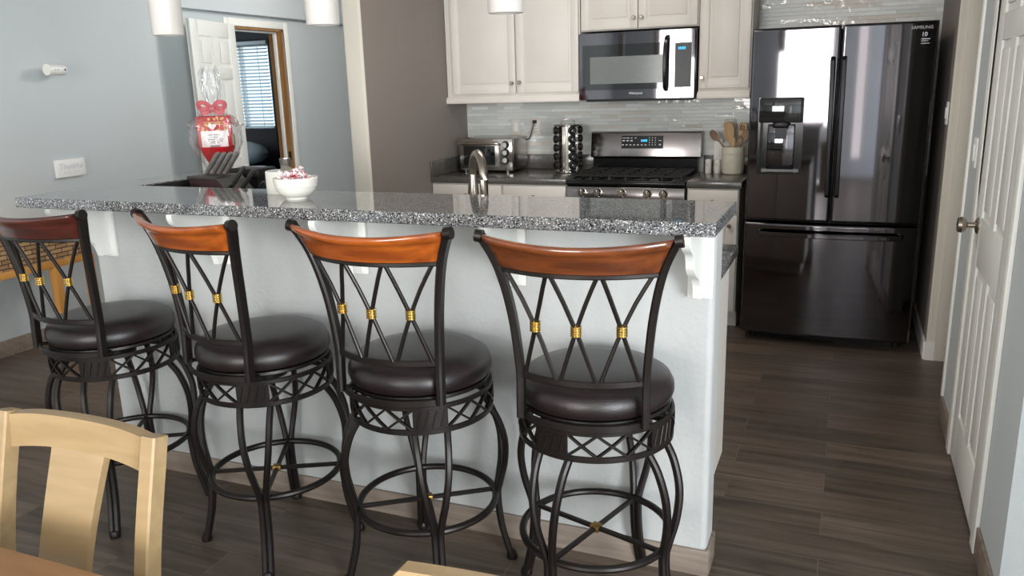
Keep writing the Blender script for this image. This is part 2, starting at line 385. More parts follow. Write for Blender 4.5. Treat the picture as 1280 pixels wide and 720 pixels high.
# ------------------------------------------------------------------ room shell
CEIL = 2.75
struct('floor', MB().box(-9.9, 3.3, -4.3, 9.9, -.1, 0), 'floor', smooth=False)
struct('ceiling', MB().box(-9.9, 3.3, -4.3, 9.9, CEIL, CEIL+.1), 'ceil', smooth=False)
# left wall, then the shallow recess with the bedroom door under a header
struct('wall_left', MB().box(-4.83, -4.63, -4.2, 4.58, 0, CEIL, .012), 'wall')
DX = -4.71; DY0, DY1, DZ = 5.44, 6.13, 2.045
struct('wall_left_recess', MB().box(-4.83, DX, 4.57, DY0, 0, CEIL).box(-4.83, DX, DY1, 8.2, 0, CEIL).box(-4.83, DX, DY0, DY1, DZ, CEIL), 'wall', smooth=False)
struct('wall_left_header', MB().box(DX, -4.63, 4.575, 8.1, 2.135, CEIL, .006), 'wall')
struct('wall_hall_end', MB().box(-4.83, -2.6, 8.1, 8.2, 0, CEIL), 'wall', smooth=False)
# bedroom beyond
struct('wall_bedroom', MB().box(-9.7, -8.62, 9.5, 9.6, 0, CEIL).box(-7.58, -4.83, 9.5, 9.6, 0, CEIL).box(-8.62, -7.58, 9.5, 9.6, 0, 1.0).box(-8.62, -7.58, 9.5, 9.6, 2.19, CEIL)
       .box(-9.8, -9.7, 4.4, 9.6, 0, CEIL).box(-9.7, -4.83, 4.4, 4.5, 0, CEIL).box(-4.84, -4.825, 6.3, 9.5, 0, CEIL), 'wall_n', smooth=False)
# kitchen walls
KX0, KX1, KY, BY = -2.771, -2.645, 4.157, 5.54
def bull(x0, x1, y0, y1, r, z1=CEIL, sides='both'):
    pts = []
    for k in range(7):
        a = PI+k*PI/12; pts.append((x0+r+r*math.cos(a), y0+r+r*math.sin(a)))
    for k in range(7):
        a = 1.5*PI+k*PI/12; pts.append((x1-r+r*math.cos(a), y0+r+r*math.sin(a)))
    return pts+[(x1, y1), (x0, y1)]
KW = struct('wall_kitchen_left', MB().prism(bull(KX0, KX1, KY, BY+.1, .018), 'z', 0, CEIL), 'wall_k')
KW.data.materials.append(M['cream']); KW.data.materials.append(M['wall'])
for p in KW.data.polygons:
    if p.normal.y < -.35: p.material_index = 1
    elif p.normal.x < -.5: p.material_index = 2
struct('wall_back', MB().box(KX1-.02, 1.9, BY, BY+.1, 0, CEIL), 'wall_k', smooth=False)
struct('wall_backsplash', MB().box(KX1, .458, BY-.008, BY, .9, CEIL), 'tile', smooth=False)
WA = struct('wall_alcove', MB().prism(bull(.458, 1.9, 4.67, BY, .015), 'z', 0, CEIL), 'cream')
WA.data.materials.append(M['wall_k'])
for p in WA.data.polygons:
    if p.normal.x < -.8: p.material_index = 1  # side face coloured darker to stand for the shade beside the fridge
struct('wall_corridor', MB().box(1.8, 1.9, 3.6, 4.7, 0, CEIL).box(.55, 1.9, 3.5, 3.62, 0, CEIL), 'wall', smooth=False)
RX = .47; PY0, PY1 = 2.745, 3.44
rw = MB().prism([(RX, 2.33), (RX, PY0), (RX+.12, PY0), (RX+.12, 2.38)], 'z', 0, CEIL)
rw.prism([(RX, PY1), (RX, 3.852), (RX+.005, 3.865), (RX+.018, 3.87), (RX+.12, 3.87), (RX+.12, PY1)], 'z', 0, CEIL)
rw.box(RX, RX+.12, PY0, PY1, 2.06, CEIL)
rw.box(RX+.5, RX+.6, PY0-.05, PY1+.05, 0, CEIL).box(RX+.1, RX+.55, PY0-.1, PY0-.02, 0, CEIL)
struct('wall_right', rw, 'wall', smooth=False)
struct('wall_right_angled', MB().prism([(RX, 2.33), (3.0, -.2), (3.1, -.15), (RX+.12, 2.38)], 'z', 0, CEIL), 'wall', smooth=False)
struct('wall_patio', MB().box(3.0, 3.1, -4.2, -2.95, 0, CEIL).box(3.0, 3.1, -.65, -.15, 0, CEIL).box(3.0, 3.1, -2.95, -.65, 0, .35).box(3.0, 3.1, -2.95, -.65, 2.5, CEIL), 'wall', smooth=False)
struct('wall_front', MB().box(-4.83, -2.6, -4.1, -4, 0, CEIL).box(-.5, .4, -4.1, -4, 0, CEIL).box(.84, 3.1, -4.1, -4, 0, CEIL)
       .box(-2.6, -.5, -4.1, -4, 0, .75).box(-2.6, -.5, -4.1, -4, 2.45, CEIL).box(.4, .84, -4.1, -4, 0, .25).box(.4, .84, -4.1, -4, 2.35, CEIL), 'wall', smooth=False)
def winframe(name, x0, x1, z0, z1, y, nm, t=.05):
    b = MB()
    for k in range(nm+1):
        x = x0+(x1-x0)*k/nm; b.box(x-t/2, x+t/2, y-.03, y+.03, z0, z1)
    b.box(x0, x1, y-.03, y+.03, z0, z0+t).box(x0, x1, y-.03, y+.03, z1-t, z1)
    return struct(name, b, 'white', smooth=False)
winframe('window_1', -2.6, -.5, .75, 2.45, -4.02, 2)
winframe('window_2', .4, .84, .25, 2.35, -4.02, 1)
b = MB()
for y in (-2.95, -1.8, -.65): b.box(3.0, 3.06, y-.03, y+.03, .35, 2.5)
b.box(3.0, 3.06, -2.95, -.65, .35, .42).box(3.0, 3.06, -2.95, -.65, 2.44, 2.5)
struct('window_3', b, 'white', smooth=False)
# bedroom window: frame, pane and bright sky outside
w4 = winframe('window_4', -8.62, -7.58, 1.0, 2.19, 9.56, 2, .05)
struct('window_pane', MB().box(-8.62, -7.58, 9.585, 9.592, 1.0, 2.19), 'sky', w4, False)

# island pony wall (L-shaped, bullnose corners)
IY0, IY1, IX0, IX1 = 2.27, 2.39, -2.755, -.325
def arc(cx, cy, r, a0, a1, n=5): return [(cx+r*math.cos(math.radians(a0+(a1-a0)*k/n)), cy+r*math.sin(math.radians(a0+(a1-a0)*k/n))) for k in range(n+1)]
pony = arc(IX0+.02, IY0+.02, .02, 180, 270)+arc(IX1-.02, IY0+.02, .02, 270, 360)+[(IX1, IY1), (IX0+.115, IY1), (IX0+.115, 3.2), (IX0, 3.2)]
struct('wall_island', MB().prism(pony, 'z', 0, 1.1185), 'wall_i')
struct('baseboard_island', MB().box(IX0-.01, IX1+.01, IY0-.011, IY0, 0, .088, .002).box(IX1, IX1+.011, IY0, IY1, 0, .088, .002).box(IX0-.011, IX0, IY0, 3.2, 0, .088), 'basetile')
struct('baseboard_left', MB().box(-4.63, -4.618, -4, 4.58, 0, .1, .002).box(DX, DX+.012, 4.6, DY0-.07, 0, .1).box(DX, DX+.012, DY1+.07, 8.1, 0, .1), 'basetile')
struct('baseboard_right', MB().box(RX-.011, RX, 2.33, PY0-.075, 0, .1, .002).box(RX-.011, RX, PY1+.075, 3.87, 0, .1, .002), 'basetile')
struct('baseboard_alcove', MB().box(.447, .458, 4.67, BY, 0, .1).box(.455, 1.8, 4.659, 4.67, 0, .1), 'white')
# casings
def casing_x(name, x, side, y0, y1, z1, w=.07, t=.014):
    b = MB()
    for ya, yb in ((y0-w, y0), (y1, y1+w)): b.box(min(x, x+side*t), max(x, x+side*t), ya, yb, 0, z1+w, .004)
    b.box(min(x, x+side*t), max(x, x+side*t), y0, y1, z1, z1+w, .004)
    return struct(name, b, 'white')
casing_x('trim_1', RX, -1, PY0, PY1, 2.06)
casing_x('trim_2', DX, 1, DY0, DY1, DZ, .06)
jb = MB().box(-4.85, DX, DY1-.02, DY1, 0, DZ).box(-4.85, DX, DY0, DY0+.02, 0, DZ).box(-4.85, DX, DY0, DY1, DZ-.02, DZ)
struct('trim_3', jb, 'jamb', smooth=False)
st = MB().box(-4.80, -4.765, DY1-.034, DY1-.02, 0, DZ-.02, .003).box(-4.80, -4.765, DY0+.02, DY0+.034, 0, DZ-.02, .003).box(-4.80, -4.765, DY0, DY1, DZ-.034, DZ-.02)
struct('trim_4', st, 'white')
tag(MB().box(DX-.04, DX-.012, DY1-.024, DY1-.0195, .90, .98, .002).build('strike_plate', 'blackm'), 'small dark strike plate on the brown jamb of the bedroom doorway', 'strike plate')
# casing strip on the alcove wall end
struct('trim_5', MB().box(.50, .56, 4.655, 4.67, 0, CEIL, .004), 'cream')
struct('trim_8', MB().box(RX-.010, RX+.03, 3.845, 3.88, 0, CEIL, .005), 'white')

def panel_door(name, w, h, t, loc, rz, knob_side=None, knob_z=.93):
    # door leaf in local coords: x along the width 0..w, y thickness, z up; hinge at x=0
    e = bpy.data.objects.new(name, None); COL.objects.link(e); e.location = loc; e.rotation_euler = (0, 0, rz); e['kind'] = 'structure'; e['_o'] = (0, 0, 0)
    b = MB(); st = .115*w/.71; mid = .09*w/.71; pw = (w-2*st-mid)/2
    rows = [(.20, .80), (.98, 1.60), (1.69, h-.115)]
    b.box(0, w, -t/2+.008, t/2-.008, 0, h)
    for x0, x1 in ((0, st), (w-st, w)): b.box(x0, x1, -t/2, t/2, 0, h, .002)
    for z0, z1 in rows: b.box(st+pw, st+pw+mid, -t/2+.0003, t/2-.0003, z0-.003, z1+.003)
    zz = [0]+[v for r in rows for v in r]+[h]
    for k in range(0, len(zz), 2): b.box(st*.97, w-st*.97, -t/2+.0006, t/2-.0006, zz[k], zz[k+1], .001)
    for x0 in (st, st+pw+mid):
        for z0, z1 in rows:
            for sy in (-1, 1):
                ya, yb = sorted((sy*(t/2-.008), sy*(t/2-.001)))
                b.box(x0+.028, x0+pw-.028, ya, yb, z0+.028, z1-.028, .006)
    b.build('leaf', 'door', e, local=True)
    if knob_side:
        kb = MB()
        for sy in (-1, 1):
            kb.lathe([(.0001, 0), (.032, 0), (.032, .004), (.026, .008), (.011, .012), (.010, .035), (.024, .042), (.030, .055), (.026, .068), (.0001, .072)] if sy > 0 else
                     [(.0001, 0), (.032, 0), (.032, -.004), (.026, -.008), (.011, -.012), (.010, -.035), (.024, -.042), (.030, -.055), (.026, -.068), (.0001, -.072)], (w-.06, sy*t/2, knob_z), 20, 'y', caps=False)
        kb.build('door_knob', 'nickel', e, local=True)
        for z in (.2, 1.0, 1.83):
            h_ = MB()
            for q in range(5): h_.lathe([(.0062, -.045+q*.0182), (.0062, -.045+q*.0182+.017)], (-.004, -knob_side*(-t/2-.004), z), 12)
            h_.build('hinge', 'door', e, local=True)
    return e
# pantry door on the right: hinge near (y small), latch far; leaf runs along +Y
panel_door('door_1', PY1-PY0-.01, 2.045, .035, (RX+.012, PY0+.004, .01), PI/2, -1, .945)
# bedroom door, open against the recess wall
hx, hy = -4.685, 5.46; fx, fy = -4.515, 4.80
panel_door('door_2', .70, 2.03, .035, (hx, hy, .02), math.atan2(fy-hy, fx-hx), None)

# ------------------------------------------------------------------ bar top and island counter
BZ = 1.155
e = thing('bar_counter', 'long raised bar top of speckled grey granite running behind the four stools', 'bar top', (-1.5, 2.2, BZ-.036))
poly = [(-2.835, 2.03), (-.294, 2.03), (-.294, 2.43), (-2.64, 2.43), (-2.64, 3.22), (-2.835, 3.22)]
MB().prism(poly, 'z', BZ-.036, BZ, .0025, 1).build('slab', 'bar', e, False)
e = thing('island_counter', 'lower grey island counter behind the raised bar, its end showing beside the fridge', 'countertop', (-1.5, 2.7, .876))
MB().prism([(-2.63, 2.395), (-.35, 2.395), (-.35, 3.0), (-1.95, 3.0), (-1.95, 3.2), (-2.63, 3.2)], 'z', .876, .914, .004).build('slab', 'bar', e)
e = thing('island_cabinet', 'white island base cabinet under the lower counter beyond the bar wall', 'cabinet', (-1.5, 2.7, 0))
MB().box(-2.6, -.375, 2.395, 2.96, .1, .874).box(-2.55, -.42, 2.4, 2.89, 0, .1).build('body', 'cab', e, False)
for k in range(4):
    x0 = -1.93+k*.385
    MB().box(x0+.004, x0+.381, 2.96, 2.978, .12, .86, .003).build('door', 'cab', e)

# corbels under the bar overhang
def corbel(x, label):
    e = thing('corbel', label, 'corbel', (x, IY0, .9), group='corbels under the bar overhang')
    y = IY0
    prof = [(y-.012, 1.1185)]+[(p.x, p.y) for p in smoothpts([(y-.25, 1.1185, 0), (y-.25, 1.10, 0), (y-.236, 1.080, 0), (y-.200, 1.062, 0), (y-.185, 1.040, 0), (y-.178, 1.018, 0), (y-.148, .994, 0), (y-.100, .974, 0), (y-.072, .948, 0), (y-.058, .908, 0)], 3)]+[(y-.012, .908)]
    MB().prism(prof, 'x', x-.013, x+.011, .001, 1).build('bracket', 'white', e)
    MB().box(x-.036, x+.036, y-.013, y, .898, 1.119, .003).build('back_plate', 'white', e)
for x, lb in ((-.365, 'white scrolled corbel under the right end of the bar top, beside the rightmost stool'),
              (-.937, 'white corbel under the bar behind the left side of the rightmost stool back'),
              (-1.511, 'white corbel under the bar behind the second stool from the right'),
              (-2.085, 'white corbel under the bar behind the second stool from the left'),
              (-2.66, 'white corbel under the left end of the bar top, beside the leftmost stool')):
    corbel(x, lb)

# ------------------------------------------------------------------ kitchen back run
CF, CZ = 4.907, .914
def knob(mb, x, y, z, r=.013):
    return mb.lathe([(.0001, -.026), (r*.75, -.026), (r, -.021), (r, -.016), (r*.45, -.010), (r*.4, -.004), (r*.7, 0)], (x, y, z), 16, 'y', caps=False)
def shaker(name, parent, x0, x1, z0, z1, y, m='cab', raised=True, fr=.052):
    # cabinet door whose face looks to -Y at y
    b = MB().box(x0, x1, y+.006, y+.018, z0, z1, .002)
    b.box(x0, x0+fr, y, y+.012, z0, z1, .003).box(x1-fr, x1, y, y+.012, z0, z1, .003).box(x0+fr*.95, x1-fr*.95, y+.0006, y+.012, z0+.0006, z0+fr, .002).box(x0+fr*.95, x1-fr*.95, y+.0006, y+.012, z1-fr, z1-.0006, .002)
    if raised and z1-z0 > .2: b.box(x0+fr+.016, x1-fr-.016, y+.001, y+.012, z0+fr+.016, z1-fr-.016, .005)
    return b.build(name, m, parent)
def base_cab(x0, x1, label, knobs=True):
    e = thing('base_cabinet', label, 'cabinet', ((x0+x1)/2, CF+.3, 0))
    MB().box(x0, x1, CF+.025, BY-.01, .1, CZ-.04).box(x0, x1, CF+.095, BY-.01, 0, .1).build('body', 'cab', e, False)
    d = MB().box(x0+.006, x1-.006, CF+.008, CF+.026, .725, CZ-.048, .004).build('drawer', 'cab', e)
    knob(MB(), (x0+x1)/2, CF+.008, .795).build('knob', 'nickel', d)
    d = shaker('door', e, x0+.006, x1-.006, .115, .712, CF+.008)
    knob(MB(), x1-.05, CF+.008, .65).build('knob', 'nickel', d)
base_cab(-2.642, -2.118, 'white base cabinet in the left kitchen corner below the toaster oven')
base_cab(-2.116, -1.662, 'white base cabinet just left of the gas range')
base_cab(-.892, -.582, 'narrow white base cabinet between the gas range and the fridge')
e = thing('countertop', 'dark grey countertop in the left corner carrying the toaster oven', 'countertop', (-2.15, 5.2, CZ-.04))
MB().box(KX1, -1.661, CF, BY-.008, CZ-.04, CZ, .004).build('slab', 'ctr', e)
struct('trim_6', MB().box(KX1, -1.661, BY-.024, BY-.008, CZ+.0005, CZ+.105, .003).box(KX1, KX1+.016, CF, BY-.02, CZ+.0005, CZ+.105, .003), 'ctr')
e = thing('countertop', 'short dark grey countertop between the range and the fridge', 'countertop', (-.73, 5.2, CZ-.04))
MB().box(-.894, -.568, CF, BY-.008, CZ-.04, CZ, .004).build('slab', 'ctr', e)
struct('trim_7', MB().box(-.894, -.568, BY-.024, BY-.008, CZ+.0005, CZ+.105, .003), 'ctr')

def upper(x0, x1, z0, doors, knobs, label, rail=True):
    y = 5.204
    e = thing('wall_cabinet', label, 'cabinet', ((x0+x1)/2, 5.38, z0))
    MB().box(x0, x1, y+.016, BY-.009, z0, 2.45, .002).build('body', 'cab', e)
    for (a, c), kx in zip(doors, knobs):
        d = shaker('door', e, a, c, z0+(.05 if rail else .006), 2.44, y-.004)
        knob(MB(), kx[0], y-.004, kx[1]).build('knob', 'nickel', d)
    if rail:
        b = MB().box(x0-.004, x1, y-.008, y+.016, z0-.012, z0+.022, .004).box(x0-.002, x1, y-.002, y+.016, z0+.020, z0+.034, .004)
        b.build('light_rail', 'cab', e)
upper(-2.64, -1.662, 1.405, [(-2.588, -2.115), (-2.105, -1.668)], [(-2.137, 1.522), (-2.082, 1.526)], 'wide white two-door wall cabinet above the toaster oven')
upper(-1.655, -.897, 1.83, [(-1.648, -1.278), (-1.272, -.904)], [(-1.3, 1.90), (-1.25, 1.90)], 'white two-door wall cabinet directly above the microwave', False)
upper(-.893, -.578, 1.405, [(-.884, -.586)], [(-.868, 1.522)], 'narrow white single-door wall cabinet right of the microwave')

# ------------------------------------------------------------------ fridge
FX0, FX1, FY = -.5254, .3826, 4.746
e = thing('refrigerator', 'large black stainless french-door refrigerator with freezer drawer on the right', 'refrigerator', (-.07, 5.1, 0))
MB().box(FX0+.006, FX1-.006, FY+.075, BY-.03, .03, 1.752, .006).box(FX0+.05, FX1-.05, FY+.12, BY-.1, .0, .04).build('cabinet', 'bss_d', e)
FXC = (FX0+FX1)/2; DISP = (-.472, -.236, .985, 1.402)
def fy_at(x):
    u = (x-FXC)/((FX1-FX0)/2)
    return FY-.028*(1-u*u)
def bulge_door(x0, x1, z0, z1, hole=None):
    b = MB(); n = 22; r = .012
    xs = [x0+(x1-x0)*k/n for k in range(n+1)]
    zs = [z0, z0+r*.12, z0+r*.4, z0+r, z0+r+.003, z0+r+.03, z1-r-.03, z1-r-.003, z1-r, z1-r*.4, z1-r*.12, z1]
    if hole:
        xs = sorted(set(xs+[hole[0], hole[1]])); zs = sorted(zs+[hole[2], hole[3]])
    def yy(x, z):
        d = 0
        for q in (x-x0, x1-x, z-z0, z1-z):
            if q < r: d += r-math.sqrt(max(0, r*r-(r-q)**2))
        return fy_at(x)+d
    xs = sorted(set([x0, x0+r*.15, x0+r*.5, x0+r, x0+r+.003, x1-r-.003, x1-r, x1-r*.5, x1-r*.15, x1]+[x for x in xs if x0+r+.006 < x < x1-r-.006]))
    V = [(x, yy(x, z), z) for x in xs for z in zs]; F = []; nz = len(zs)
    for i in range(len(xs)-1):
        for j in range(nz-1):
            if hole and hole[0]-1e-6 <= xs[i] and xs[i+1] <= hole[1]+1e-6 and hole[2]-1e-6 <= zs[j] and zs[j+1] <= hole[3]+1e-6: continue
            F.append((i*nz+j, (i+1)*nz+j, (i+1)*nz+j+1, i*nz+j+1))
    b.add(V, F)
    # sides and back
    yb = FY+.07
    ring = [i*nz for i in range(len(xs))]+[(len(xs)-1)*nz+j for j in range(1, nz)]+[i*nz+nz-1 for i in range(len(xs)-2, -1, -1)]+[j for j in range(nz-2, 0, -1)]
    base = len(V); V2 = [(V[k][0], yb, V[k][2]) for k in ring]; n = len(ring)
    b.v += V2
    for k in range(n): b.f.append((ring[k], ring[(k+1) % n], base+(k+1) % n, base+k))
    b.f.append(tuple(range(base, base+n)))
    return b
gap = .004
dl = bulge_door(FX0, FXC-gap, .722, 1.767, DISP).build('door', 'bss', e, ang=50)
dr = bulge_door(FXC+gap, FX1, .722, 1.767).build('door', 'bss', e, ang=50)
fd = bulge_door(FX0, FX1, .055, .708).build('freezer_drawer', 'bss', e, ang=50)
for xh0, xh1, d in ((-.106, -.092, dl), (-.050, -.043, dr)):
    b = MB(); pts = [(xh0, fy_at(xh0)-.004, 1.60), (xh0, fy_at(xh0)-.045, 1.585), (xh0*.75+xh1*.25, fy_at(xh0)-.056, 1.45), ((xh0+xh1)/2, fy_at(xh0)-.058, 1.24), (xh0*.25+xh1*.75, fy_at(xh0)-.056, 1.03), (xh1, fy_at(xh1)-.045, .885), (xh1, fy_at(xh1)-.004, .87)]
    b.bar(pts, .024, .018, upv=(0, 1, 0)); b.build('handle', 'bss_d', d)
b = MB(); pts = [(-.445, fy_at(-.44), .655), (-.435, fy_at(-.43)-.05, .653)]+[(-.43+.72*k/10, fy_at(-.43+.72*k/10)-.052-.006*math.sin(PI*k/10), .653) for k in range(1, 10)]+[(.29, fy_at(.29)-.05, .653), (.3, fy_at(.3), .655)]
b.bar(pts, .016, .026); b.build('handle', 'bss', fd)
# dispenser
dd = MB(); x0, x1, z0, z1 = DISP; yb = FY+.062
dd.box(x0, x1, yb, yb+.004, z0, z1).box(x0, x0+.012, FY-.022, yb, z0, z1).box(x1-.012, x1, FY-.026, yb, z0, z1).box(x0, x1, FY-.024, yb, z0, z0+.012)
dsp = dd.build('dispenser_recess', 'black', dl, False)
MB().box(x0+.045, x1-.045, yb-.012, yb, z0+.02, z0+.27, .004).build('back_panel', 'bss', dl)
MB().box(x0+.002, x1-.002, FY-.030, yb, z1-.135, z1-.002, .008).build('control_panel', 'glassk', dl)
MB().box(x0+.075, x1-.075, FY-.01, FY+.03, z1-.165, z1-.13, .008).prism([(x0+.088, z0+.19), (x1-.088, z0+.19), (x1-.085, z1-.16), (x0+.085, z1-.16)], 'y', FY+.03, FY+.036).build('dispenser_lever', 'bss_d', dl)
text('logo', 'SAMSUNG', .022, 'inkw', (.305, fy_at(.305)-.001, 1.734), Euler((PI/2, 0, math.atan(.056*(.305-FXC)/.454/.454))), dr)
sk = MB().box(.277, .352, fy_at(.352)-.0045, fy_at(.277)+.004, 1.643, 1.717, .001).build('energy_sticker', 'black', dr)
text('sticker_text', '10', .028, 'inkw', (.318, fy_at(.352)-.005, 1.70), ROT_FRONT, dr)
MB().box(.285, .345, fy_at(.352)-.0052, fy_at(.352)-.0045, 1.676, 1.679).box(.285, .338, fy_at(.352)-.0052, fy_at(.352)-.0045, 1.667, 1.669).box(.285, .345, fy_at(.352)-.0052, fy_at(.352)-.0045, 1.655, 1.657).build('sticker_lines', 'inkw', dr, False)
for x in (FX0+.06, FX1-.06): MB().lathe([(.02, 0), (.02, .05)], (x, FY+.1, 0), 12).build('foot', 'rubber', e)

# ------------------------------------------------------------------ gas range
RX0, RX1 = -1.657, -.900
e = thing('gas_range', 'black stainless gas range with five front knobs under the microwave', 'range', (-1.28, 5.2, 0))
MB().box(RX0, RX1, 4.925, BY-.02, .05, .895, .004).box(RX0+.05, RX1-.05, 4.99, BY-.1, 0, .06).build('body', 'bss_d', e)
MB().box(RX0+.004, RX1-.004, 4.885, 4.93, .20, .775, .008).build('oven_door', 'bss', e)
MB().box(RX0+.12, RX1-.12, 4.881, 4.888, .33, .62, .003).build('oven_window', 'glassk', e)
MB().tube(smoothpts([(RX0+.05, 4.885, .735), (RX0+.06, 4.84, .735), (RX1-.06, 4.84, .735), (RX1-.05, 4.885, .735)], 3), .012, 10).build('oven_handle', 'bss', e)
MB().box(RX0+.004, RX1-.004, 4.887, 4.93, .06, .19, .008).build('drawer', 'bss', e)
MB().prism([(4.935, .785), (4.88, .79), (4.895, .872), (4.935, .878)], 'x', RX0+.002, RX1-.002, .003).build('control_panel', 'bss_r', e)
for x in (-1.548, -1.445, -1.289, -1.127, -1.028):
    k = MB().lathe([(.0001, -.034), (.020, -.034), (.023, -.030), (.025, -.008), (.029, -.006), (.029, 0)], (x, 4.886, .838), 24, 'y', caps=False).build('knob', 'ss_l', e)
    MB().box(x-.003, x+.003, 4.846, 4.853, .816, .860, .001).build('grip', 'ss', k)
ct = MB().box(RX0, RX1, 4.885, BY-.075, .882, .906, .006)
ct.box(RX0, RX1, 4.885, 4.905, .90, .915, .005).box(RX0, RX0+.015, 4.89, BY-.08, .9, .915, .004).box(RX1-.015, RX1, 4.89, BY-.08, .9, .915, .004)
ct.build('cooktop', 'black', e)
for gx0, gx1 in ((RX0+.03, RX0+.27), (RX0+.275, RX1-.275), (RX1-.27, RX1-.03)):
    g = MB(); z = .936
    for x in (gx0, gx1, (gx0+gx1)/2): g.bar([(x, 4.93, .908), (x, 4.935, z), (x, 5.40, z), (x, 5.405, .908)], .014, .012, upv=(1, 0, 0))
    for y in (4.935, 5.05, 5.17, 5.29, 5.40): g.bar([(gx0, y, z), (gx1, y, z)], .012, .014)
    g.build('grate', 'blackm', e)
for x, y in ((RX0+.15, 5.05), (RX0+.15, 5.29), (-1.279, 5.17), (RX1-.15, 5.05), (RX1-.15, 5.29)):
    MB().lathe([(.045, .906), (.045, .914), (.036, .918), (.036, .926), (.0001, .928)], (x, y, 0), 20).build('burner', 'blackm', e)
bg = MB().prism([(BY-.085, .90), (BY-.085, 1.0), (BY-.06, 1.005), (BY-.02, 1.005), (BY-.02, .90)], 'x', RX0+.012, RX1-.022).build('back_riser', 'black', e, False)
bp = MB().prism([(BY-.105, 1.006), (BY-.11, 1.014), (BY-.085, 1.172), (BY-.07, 1.18), (BY-.02, 1.18), (BY-.02, 1.006)], 'x', RX0, RX1, .003).build('backguard', 'bss_r', e)
sl = math.atan2(.025, .158)
def bgpt(x, z, d=.0): return (x, BY-.11+.025*(z-1.014)/.158-d, z)
kp = MB(); a = bgpt(-1.44, 1.068, .002); c = bgpt(-1.44, 1.152, .002)
kp.prism([(a[1], 1.068), (c[1], 1.152), (c[1]+.006, 1.152), (a[1]+.006, 1.068)], 'x', -1.44, -1.153).build('keypad', 'black', bp, False)
kt = MB()
def mark(x, z, w, h):
    q = bgpt(x, z, .0028); kt.box(x-w/2, x+w/2, q[1]-.0004, q[1]+.0006, z-h/2, z+h/2)
for k, w in enumerate((.020, .022, .014, .014)): mark(-1.425+k*.027, 1.138, w, .004)
for k in range(3): mark(-1.425+k*.027, 1.12, .016, .007)
kt.build('function_key_markings', 'inkw', bp, False); kt = MB()
for k in range(7): mark(-1.43+k*.0262, 1.092, .013, .006)
kt.build('option_key_markings', 'inkw', bp, False); kt = MB()
for r in range(4):
    for c_ in range(3): mark(-1.247+c_*.020, 1.139-r*.0155, .006, .005)
kt.build('number_key_markings', 'inkw', bp, False); kt = MB()
mark(-1.175, 1.121, .018, .004); mark(-1.175, 1.094, .011, .009)
kt.build('start_key_markings', 'inkw', bp, False)
q = bgpt(-1.285, 1.12, .003)
text('clock_digits', '10:03', .021, 'blue', q, Euler((PI/2-sl, 0, 0)), bp)

# ------------------------------------------------------------------ microwave
MX0, MX1, MZ0, MZ1, MY = -1.6588, -.9018, 1.3994, 1.8178, 5.1855
e = thing('microwave', 'black stainless over-range microwave with glass door above the gas range', 'microwave', (-1.28, 5.36, MZ0))
MB().box(MX0, MX1, MY+.03, BY-.009, MZ0, MZ1, .004).build('body', 'bss_d', e)
MB().box(MX0+.03, MX1-.05, MY+.06, BY-.05, MZ0-.012, MZ0+.004).build('vent_grille', 'blackm', e, False)
dx = -1.045
mw = MB(); n = 14
def my(x): u = (x-(MX0+MX1)/2)/((MX1-MX0)/2); return MY-.016*(1-u*u)
def curved(x0, x1, z0, z1, d0, d1, n=12):
    b = MB(); xs = [x0+(x1-x0)*k/n for k in range(n+1)]
    pf = [(x, my(x)-d0) for x in xs]; pb = [(x, my(x)-d1) for x in reversed(xs)]
    b.prism(pf+pb, 'z', z0, z1); return b
md = curved(MX0, dx-.0015, MZ0+.004, MZ1-.003, 0, -.04).build('door', 'bss', e)
curved(dx+.0015, MX1-.012, MZ0+.004, MZ1-.003, 0, -.04, 6).build('control_panel', 'bss', e)
MB().box(MX1-.011, MX1, MY+.002, MY+.05, MZ0, MZ1, .003).build('side_trim', 'black', e)
curved(-1.635, dx-.022, 1.462, 1.742, .0015, -.004).build('window_frame', 'glassk', md)
curved(-1.582, -1.108, 1.50, 1.668, .0022, -.002).build('window', 'mesh_g', md)
curved(dx+.012, MX1-.03, 1.468, 1.735, .0015, -.004, 6).build('keypad', 'keyp', e)
MB().bar(smoothpts([(-1.078, my(-1.08), 1.775), (-1.080, my(-1.08)-.03, 1.762), (-1.084, my(-1.08)-.044, 1.70), (-1.086, my(-1.08)-.048, 1.615), (-1.086, my(-1.08)-.044, 1.53), (-1.085, my(-1.08)-.03, 1.468), (-1.083, my(-1.08), 1.455)], 4), .02, .024, upv=(1, 0, 0)).build('handle', 'black', md)
text('logo', 'Whirlpool', .021, 'inkw', (-1.278, my(-1.278)-.001, 1.438), ROT_FRONT, md)
text('clock_digits', '10:03', .022, 'blue', (-.992, my(-.992)-.004, 1.702), ROT_FRONT, e)

# ------------------------------------------------------------------ things on the kitchen counters
e = thing('toaster_oven', 'stainless toaster oven with three round knobs in the left kitchen corner', 'toaster oven', (-2.354, 5.35, CZ))
tx0, tx1, tz0, tz1, ty = -2.556, -2.152, .930, 1.154, 5.2
MB().box(tx0, tx1, ty+.02, 5.50, tz0+.004, tz1, .012).build('body', 'ss', e)
MB().box(tx0, tx1, ty, ty+.03, tz0, tz1-.002, .005).build('front_frame', 'ss_l', e)
d = MB().box(tx0+.012, tx0+.30, ty-.012, ty+.004, tz0+.018, tz1-.022, .004).build('door', 'ss', e)
MB().box(tx0+.036, tx0+.278, ty-.0145, ty-.011, tz0+.04, tz1-.052, .001).build('door_glass', 'glassk', d)
MB().tube(smoothpts([(tx0+.02, ty-.012, tz1-.036), (tx0+.022, ty-.04, tz1-.034), (tx0+.29, ty-.04, tz1-.034), (tx0+.292, ty-.012, tz1-.036)], 4), .009, 10).build('door_handle', 'ss_l', d)
